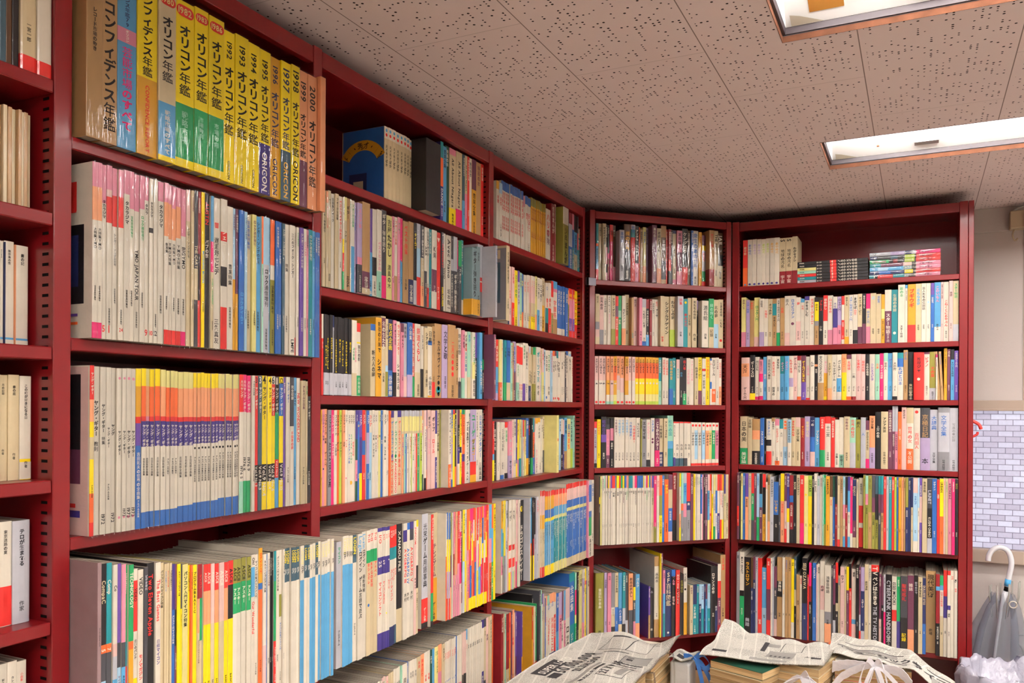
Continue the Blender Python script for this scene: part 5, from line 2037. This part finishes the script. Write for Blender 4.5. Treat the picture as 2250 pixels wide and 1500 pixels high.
# sheet over the bow-tied stack, hanging down at its end
def z4(u, v): return .857 + .005 * math.sin(7 * u + 4 * v) - (.055 * max(0, v - .66) ** 1 / .34) - .01 * max(0, .15 - u) + .003 * math.sin(21 * v)
newspaper([(2.335, .212), (2.53, .222), (2.42, -.085), (2.235, -.092)], z4, [
 ('rect', .45, .56, .06, .55, 0), ('frame', .30, .50, .10, .70), ('textv', 'ミュージックライフ', .34, .13, .030, PRINT), ('rect', .56, .58, .06, .60, 1), ('rect', .70, .74, .12, .5, 0), ('rect', .22, .26, .2, .62, 1), ('rect', .12, .4, .80, .96, 0), ('rect', .2, .3, .84, .9, 1), ('rect', .52, .55, .78, .95, 1)],
 'newspaper folded over the bow-tied stack, drooping at its outer end')
def z5(u, v): return .828 + .004 * math.sin(8 * v)
newspaper([(2.19, .606), (2.275, .604), (2.278, .54), (2.19, .545)], z5, [('rect', .2, .5, .3, .6, 1), ('rect', .6, .8, .2, .7, 0)], 'small grey newspaper piece peeping out behind the lottery newspaper', n=(12, 10))
mb = MB(); mb.box((2.195, .548, TZ + .0005), (2.268, .602, .818), mat('wrapped_paper', 'c7c8c6', .35, .5, bump=.3, bscale=30, coat=.5)); tag(mb.build('paper_packet', bevel=.006), 'plastic-wrapped paper packet behind the lottery newspaper stack', 'packet')
# orange and green folders peeping out
mb = MB(); mb.add([(2.395, .228, .8485), (2.475, .222, .8495), (2.44, .17, .8485), (2.395, .228, .8505), (2.475, .222, .8515), (2.44, .17, .8505)], [(0, 1, 2), (5, 4, 3), (0, 3, 4, 1), (1, 4, 5, 2), (2, 5, 3, 0)], book_mat('o', 'g')); tag(mb.build('paper_flap'), 'orange paper corner sticking out beside the bow-tied stack', 'paper')
TAPE = mat('white_plastic_tape', 'e6e4ea', .28, .5, coat=.4, bump=.25, bscale=55); BLUE = mat('blue_plastic_tape', '3f7fd0', .28, .5, coat=.4, bump=.2, bscale=55); CLEAR = film_material('clear_tape', (.9, .88, .84, 1), .12, .2, .5, 50)
def curve_pts(pts, n=8):
    pts = [Vector(p) for p in pts]; out = []; P = [pts[0]] + pts + [pts[-1]]
    for i in range(1, len(P) - 2):
        for k in range(n):
            s = k / n; a, b, c, d_ = P[i - 1], P[i], P[i + 1], P[i + 2]
            out.append(.5 * ((2 * b) + (c - a) * s + (2 * a - 5 * b + 4 * c - d_) * s * s + (3 * b - a - 3 * c + d_) * s ** 3))
    out.append(pts[-1]); return out
def tape_bow(name, knot, side, down, loops, m, label, bands_, wband=.026):
    t = empty(name, Matrix.Translation(knot)); tag(t, label, 'string', 'plastic tapes tying the book stacks')
    s = Vector(side).normalized(); f = Vector((-.98, -.18, 0)); up = Vector((0, 0, 1)); mb = MB()
    def strip(pts, w0, w1, lean=.35):
        c_ = curve_pts(pts); k_ = len(c_); mb.ribbon(c_, [(up + f * lean) * (w0 + (w1 - w0) * i / (k_ - 1)) * (1 + .10 * math.sin(i * 1.9)) for i in range(k_)], m)
    for pts in bands_:
        for q_ in range(3): strip([s * p_[0] + up * (p_[1] + .004 * (q_ - 1) * (1 if p_[0] else 0)) + f * (.006 + .0022 * q_) for p_ in pts], wband * (1 - .2 * q_), .007)
    mb.build('band', t)
    for sx, ln, dr in loops:
        mb = MB(); mb.ribbon(curve_pts([f * .009, s * sx * ln * .5 + f * .02 + up * .016, s * sx * ln + f * .022 + up * (-.01 - dr), s * sx * ln * .55 + f * .026 + up * (-.02 - dr), f * .012]), s * sx * -.2 * .03 + up * .012, m); mb.build('loop', t)
    for sx, ln, dr in down:
        mb = MB(); mb.ribbon(curve_pts([f * .010, s * sx * ln * .3 + f * .022 + up * -.008, s * sx * ln * .8 + f * .026 + up * (-dr * .5), s * sx * ln + f * .024 + up * -dr]), s * .010 + up * .004, m); mb.build('tail', t)
    return t
tape_bow('tape_bow', (2.258, .10, .860), (.012 * -1, -1, 0), [(-.6, .05, .10), (.5, .05, .10), (.9, .09, .11)], [(-1, .035, .03), (1, .03, .045)], TAPE, 'white plastic tape bow on the stack before the end-wall bookcase', [[(-.098, -.012), (-.06, -.002), (-.02, .0), (0, 0)], [(.085, -.035), (.06, -.006), (.02, .0), (0, 0)], [(-.10, -.07), (-.075, -.035), (-.03, -.006), (0, 0)]], .03)
tape_bow('tape_bow', (2.175, .262, .832), (-.2, -1, 0), [(-1, .10, .10), (.6, .03, .09), (1, .07, .08), (1.2, .10, .12)], [(1, .028, .02)], TAPE, 'white plastic tape bow on the stack beside the green-topped stack', [[(-.085, -.075), (-.05, -.035), (-.015, -.004), (0, 0)], [(.07, -.05), (.045, -.02), (.015, .0), (0, 0)]], .018)
tape_bow('tape_bow', (2.232, .542, .826), (.15, -.98, 0), [(.5, .05, .12), (1, .06, .13)], [(1, .04, .0)], BLUE, 'blue plastic tape bow at the side of the lottery newspaper', [[(-.03, .004), (-.015, .004), (0, 0)]], .012)
for y0, z0, lab in ((.592, .843, 'clear tape band round the stack under the lottery newspaper, toward its near end'), (.590, .846, 'clear tape band round the stack under the lottery newspaper, toward its far end')):
    x0 = 2.0 if 'near' in lab else 2.17
    mb = MB(); mb.ribbon([(x0, y0 + .03, z0 + .0015), (x0, y0 - .004, z0), (x0, y0 - .008, z0 - .04), (x0, y0 - .008, TZ + .005)], (.012, 0, 0), CLEAR); tag(mb.build('tape_band'), lab, 'string')

# ------------------------------------------------------------------ by the window: umbrella, bin, cord, hook, cable box
PLW = mat('white_plastic', 'd9dbe0', .25, .5, coat=.4); GREYP = mat('grey_plastic', '9a9890', .4, .5)
def milky():
    m = bpy.data.materials.new('milky_vinyl'); m.use_nodes = True; N = m.node_tree.nodes; L = m.node_tree.links; N.remove(N['Principled BSDF']); out = N['Material Output']
    t = N.new('ShaderNodeBsdfTransparent'); t.inputs[0].default_value = (.93, .94, .96, 1); d = N.new('ShaderNodeBsdfPrincipled'); d.inputs['Base Color'].default_value = lin('8f95a3') + (1,); d.inputs['Roughness'].default_value = .25
    mx = N.new('ShaderNodeMixShader'); mx.inputs[0].default_value = .38; L.new(t.outputs[0], mx.inputs[1]); L.new(d.outputs[0], mx.inputs[2]); L.new(mx.outputs[0], out.inputs[0]); return m
MILK = milky()
u = empty('umbrella', Matrix.Translation((3.515, -.18, .03))); tag(u, 'clear plastic umbrella with a white hooked handle leaning under the window', 'umbrella')
O = Vector((3.515, -.18, .03)); W_ = lambda *p: [Vector(x) - O for x in p]
hook = curve_pts(W_((3.515, -.229, .944), (3.515, -.232, .965), (3.515, -.245, .987), (3.515, -.268, .996), (3.515, -.292, .984), (3.515, -.303, .945), (3.515, -.297, .90), (3.515, -.289, .855)), 6)
mb = MB(); mb.tube(hook, .0095, PLW, 12); mb.build('handle', u, smooth=True)
mb = MB(); mb.tube(W_((3.515, -.2935, .882), (3.515, -.2895, .857)), .0104, mat('blue_label', '4aa3d8', .5), 12); mb.build('label_band', u, smooth=True)
mb = MB(); mb.tube(W_((3.515, -.289, .855), (3.515, -.286, .838)), .008, SLOT, 10); mb.build('ferrule', u, smooth=True)
mb = MB(); mb.tube(W_((3.515, -.286, .838), (3.515, -.272, .78), (3.515, -.19, .08)), [.0105, .006, .005], PLW, 10); mb.build('shaft', u, smooth=True)
mb = MB(); NR = 64; prof = [(.815, .028), (.78, .046), (.70, .066), (.58, .080), (.44, .078), (.28, .055), (.12, .016)]; vs_ = []
for z, r in prof:
    ax = -.272 + (.78 - z) * .117
    for j in range(NR):
        a = 2 * math.pi * j / NR; rr = r * (1 + .30 * math.sin(8 * a + z * 3) + .08 * math.sin(21 * a))
        vs_.append(Vector((3.515 + rr * .62 * math.cos(a), ax + rr * math.sin(a), z + (.018 * math.cos(8 * a) if z > .8 else 0))) - O)
mb.add(vs_, [(i * NR + j, i * NR + (j + 1) % NR, (i + 1) * NR + (j + 1) % NR, (i + 1) * NR + j) for i in range(len(prof) - 1) for j in range(NR)], MILK); mb.build('canopy', u, smooth=True)
for j in range(8):
    a = 2 * math.pi * (j + .3) / 8; px, py = .03 * math.cos(a), -.283 + .050 * math.sin(a)
    mb = MB(); mb.tube(W_((3.515 + px * .9, py, .866 - .012 * math.sin(a)), (3.515 + px * .8, py * .98 - .004, .82), (3.515 + px * .7, -.275 + .035 * math.sin(a), .74)), [.0028, .0024, .0012], GREYP, 6); mb.build('rib_tip', u, smooth=True)
mb = MB(); mb.tube([Vector((3.47, -.305 + .012 * math.cos(a), .80 + .012 * math.sin(a))) - O for a in [i * .5 for i in range(14)]], .0022, mat('cream_plastic', 'd8d0c0', .4), 6); mb.build('closing_ring', u, smooth=True)
# waste bin lined with a bag
BAG = mat('white_bag', 'adabba', .25, .5, coat=.6, bump=.6, bscale=30)
t = empty('waste_bin', Matrix.Translation((3.03, -.262, 0))); tag(t, 'waste bin lined with a crumpled white plastic bag', 'bin')
mb = MB(); pts = [(.118 * math.cos(2 * math.pi * i / 32), .118 * math.sin(2 * math.pi * i / 32)) for i in range(32)]; mb.prism(pts, 0, .60, GREYP); mb.build('bin_body', t, bevel=.004)
mb = MB(); prof = [(.02, .585), (.08, .59), (.108, .61), (.122, .645), (.130, .670), (.138, .684), (.147, .680), (.154, .655), (.151, .62), (.149, .58), (.142, .52), (.128, .42)]; NR = 96; vs_ = []
for i, (r, z) in enumerate(prof):
    for j in range(NR):
        a = 2 * math.pi * j / NR; k = 1 + .03 * math.sin(7 * a + i) + .03 * math.sin(17 * a + 1.3 * i) + .02 * math.sin(31 * a + 2 * i) + .016 * rnd.uniform(-1, 1); zz = z + .009 * math.sin(5 * a + i * .7) + .006 * math.sin(13 * a + i) + .004 * rnd.uniform(-1, 1)
        vs_.append((r * k * math.cos(a), r * k * math.sin(a), zz))
mb.add(vs_, [(i * NR + j, i * NR + (j + 1) % NR, (i + 1) * NR + (j + 1) % NR, (i + 1) * NR + j)[::-1] for i in range(len(prof) - 1) for j in range(NR)] + [tuple(range(NR))], BAG); mb.build('bag', t, smooth=True)
mb = MB(); mb.add([(2.955, -.235, .612), (2.975, -.262, .624), (3.0, -.25, .620), (2.985, -.222, .614), (2.978, -.243, .632)], [(0, 1, 4), (1, 2, 4), (2, 3, 4), (3, 0, 4), (3, 2, 1, 0)], book_mat('a', 'g')); tag(mb.build('paper_scrap'), 'small yellow paper scrap inside the white waste bag', 'paper')
# cord coiled on the wall under the window
mb = MB(); mb.tube(curve_pts([(3.61, -.36, .50), (3.605, -.35, .602), (3.605, -.332, .632), (3.605, -.328, .65), (3.605, -.344, .664), (3.61, -.39, .66), (3.61, -.42, .62)], 8), .0035, GREYP, 8)
tag(mb.build('power_cord', smooth=True), 'grey cord looping down the wall beside the umbrella', 'cord')
# red hook behind the end post
mb = MB(); mb.tube(curve_pts([(3.40, -.155, 1.466), (3.40, -.17, 1.460), (3.40, -.19, 1.448), (3.40, -.198, 1.430)], 6), [.006] * 18 + [.0045], mat('red_plastic', 'd6413c', .35, .5), 8)
mb.tube(curve_pts([(3.40, -.158, 1.405), (3.40, -.172, 1.404), (3.40, -.185, 1.412), (3.40, -.187, 1.421)], 6), .0045, mat('red_plastic', 'd6413c'), 8); mb.box((3.394, -.1685, 1.395), (3.406, -.158, 1.475), mat('red_plastic', 'd6413c'))
tag(mb.build('wall_hook', smooth=True), 'red plastic hook fixed to the outer side of the end-wall bookcase', 'hook')
# cable box under the ceiling
BOXM = mat('aged_beige_plastic', 'b3a286', .5, .4)
t = empty('cable_box', Matrix.Translation((3.608, -.325, 2.20))); tag(t, 'aged beige cable box high on the wall beside the window corner', 'box')
mb = MB(); mb.box((-.05, -.03, -.03), (0, .028, .036), BOXM); mb.build('housing', t, bevel=.004)
mb = MB(); mb.box((-.057, -.034, -.026), (-.05, -.016, .026), mat('box_lid', '9b8c78', .5)); mb.build('lid', t, bevel=.002)
mb = MB(); mb.tube(curve_pts([(-.02, .012, -.03), (-.03, .018, -.05), (-.02, .010, -.07), (-.015, .0, -.062)], 6), .003, BOXM, 8); mb.build('stub', t, smooth=True)
mb = MB(); mb.tube(curve_pts([(-.04, .02, .03), (-.05, .0, .045), (-.06, -.04, .052), (-.08, -.10, .056)], 6), .004, GREYP, 8); mb.build('lead', t, smooth=True)
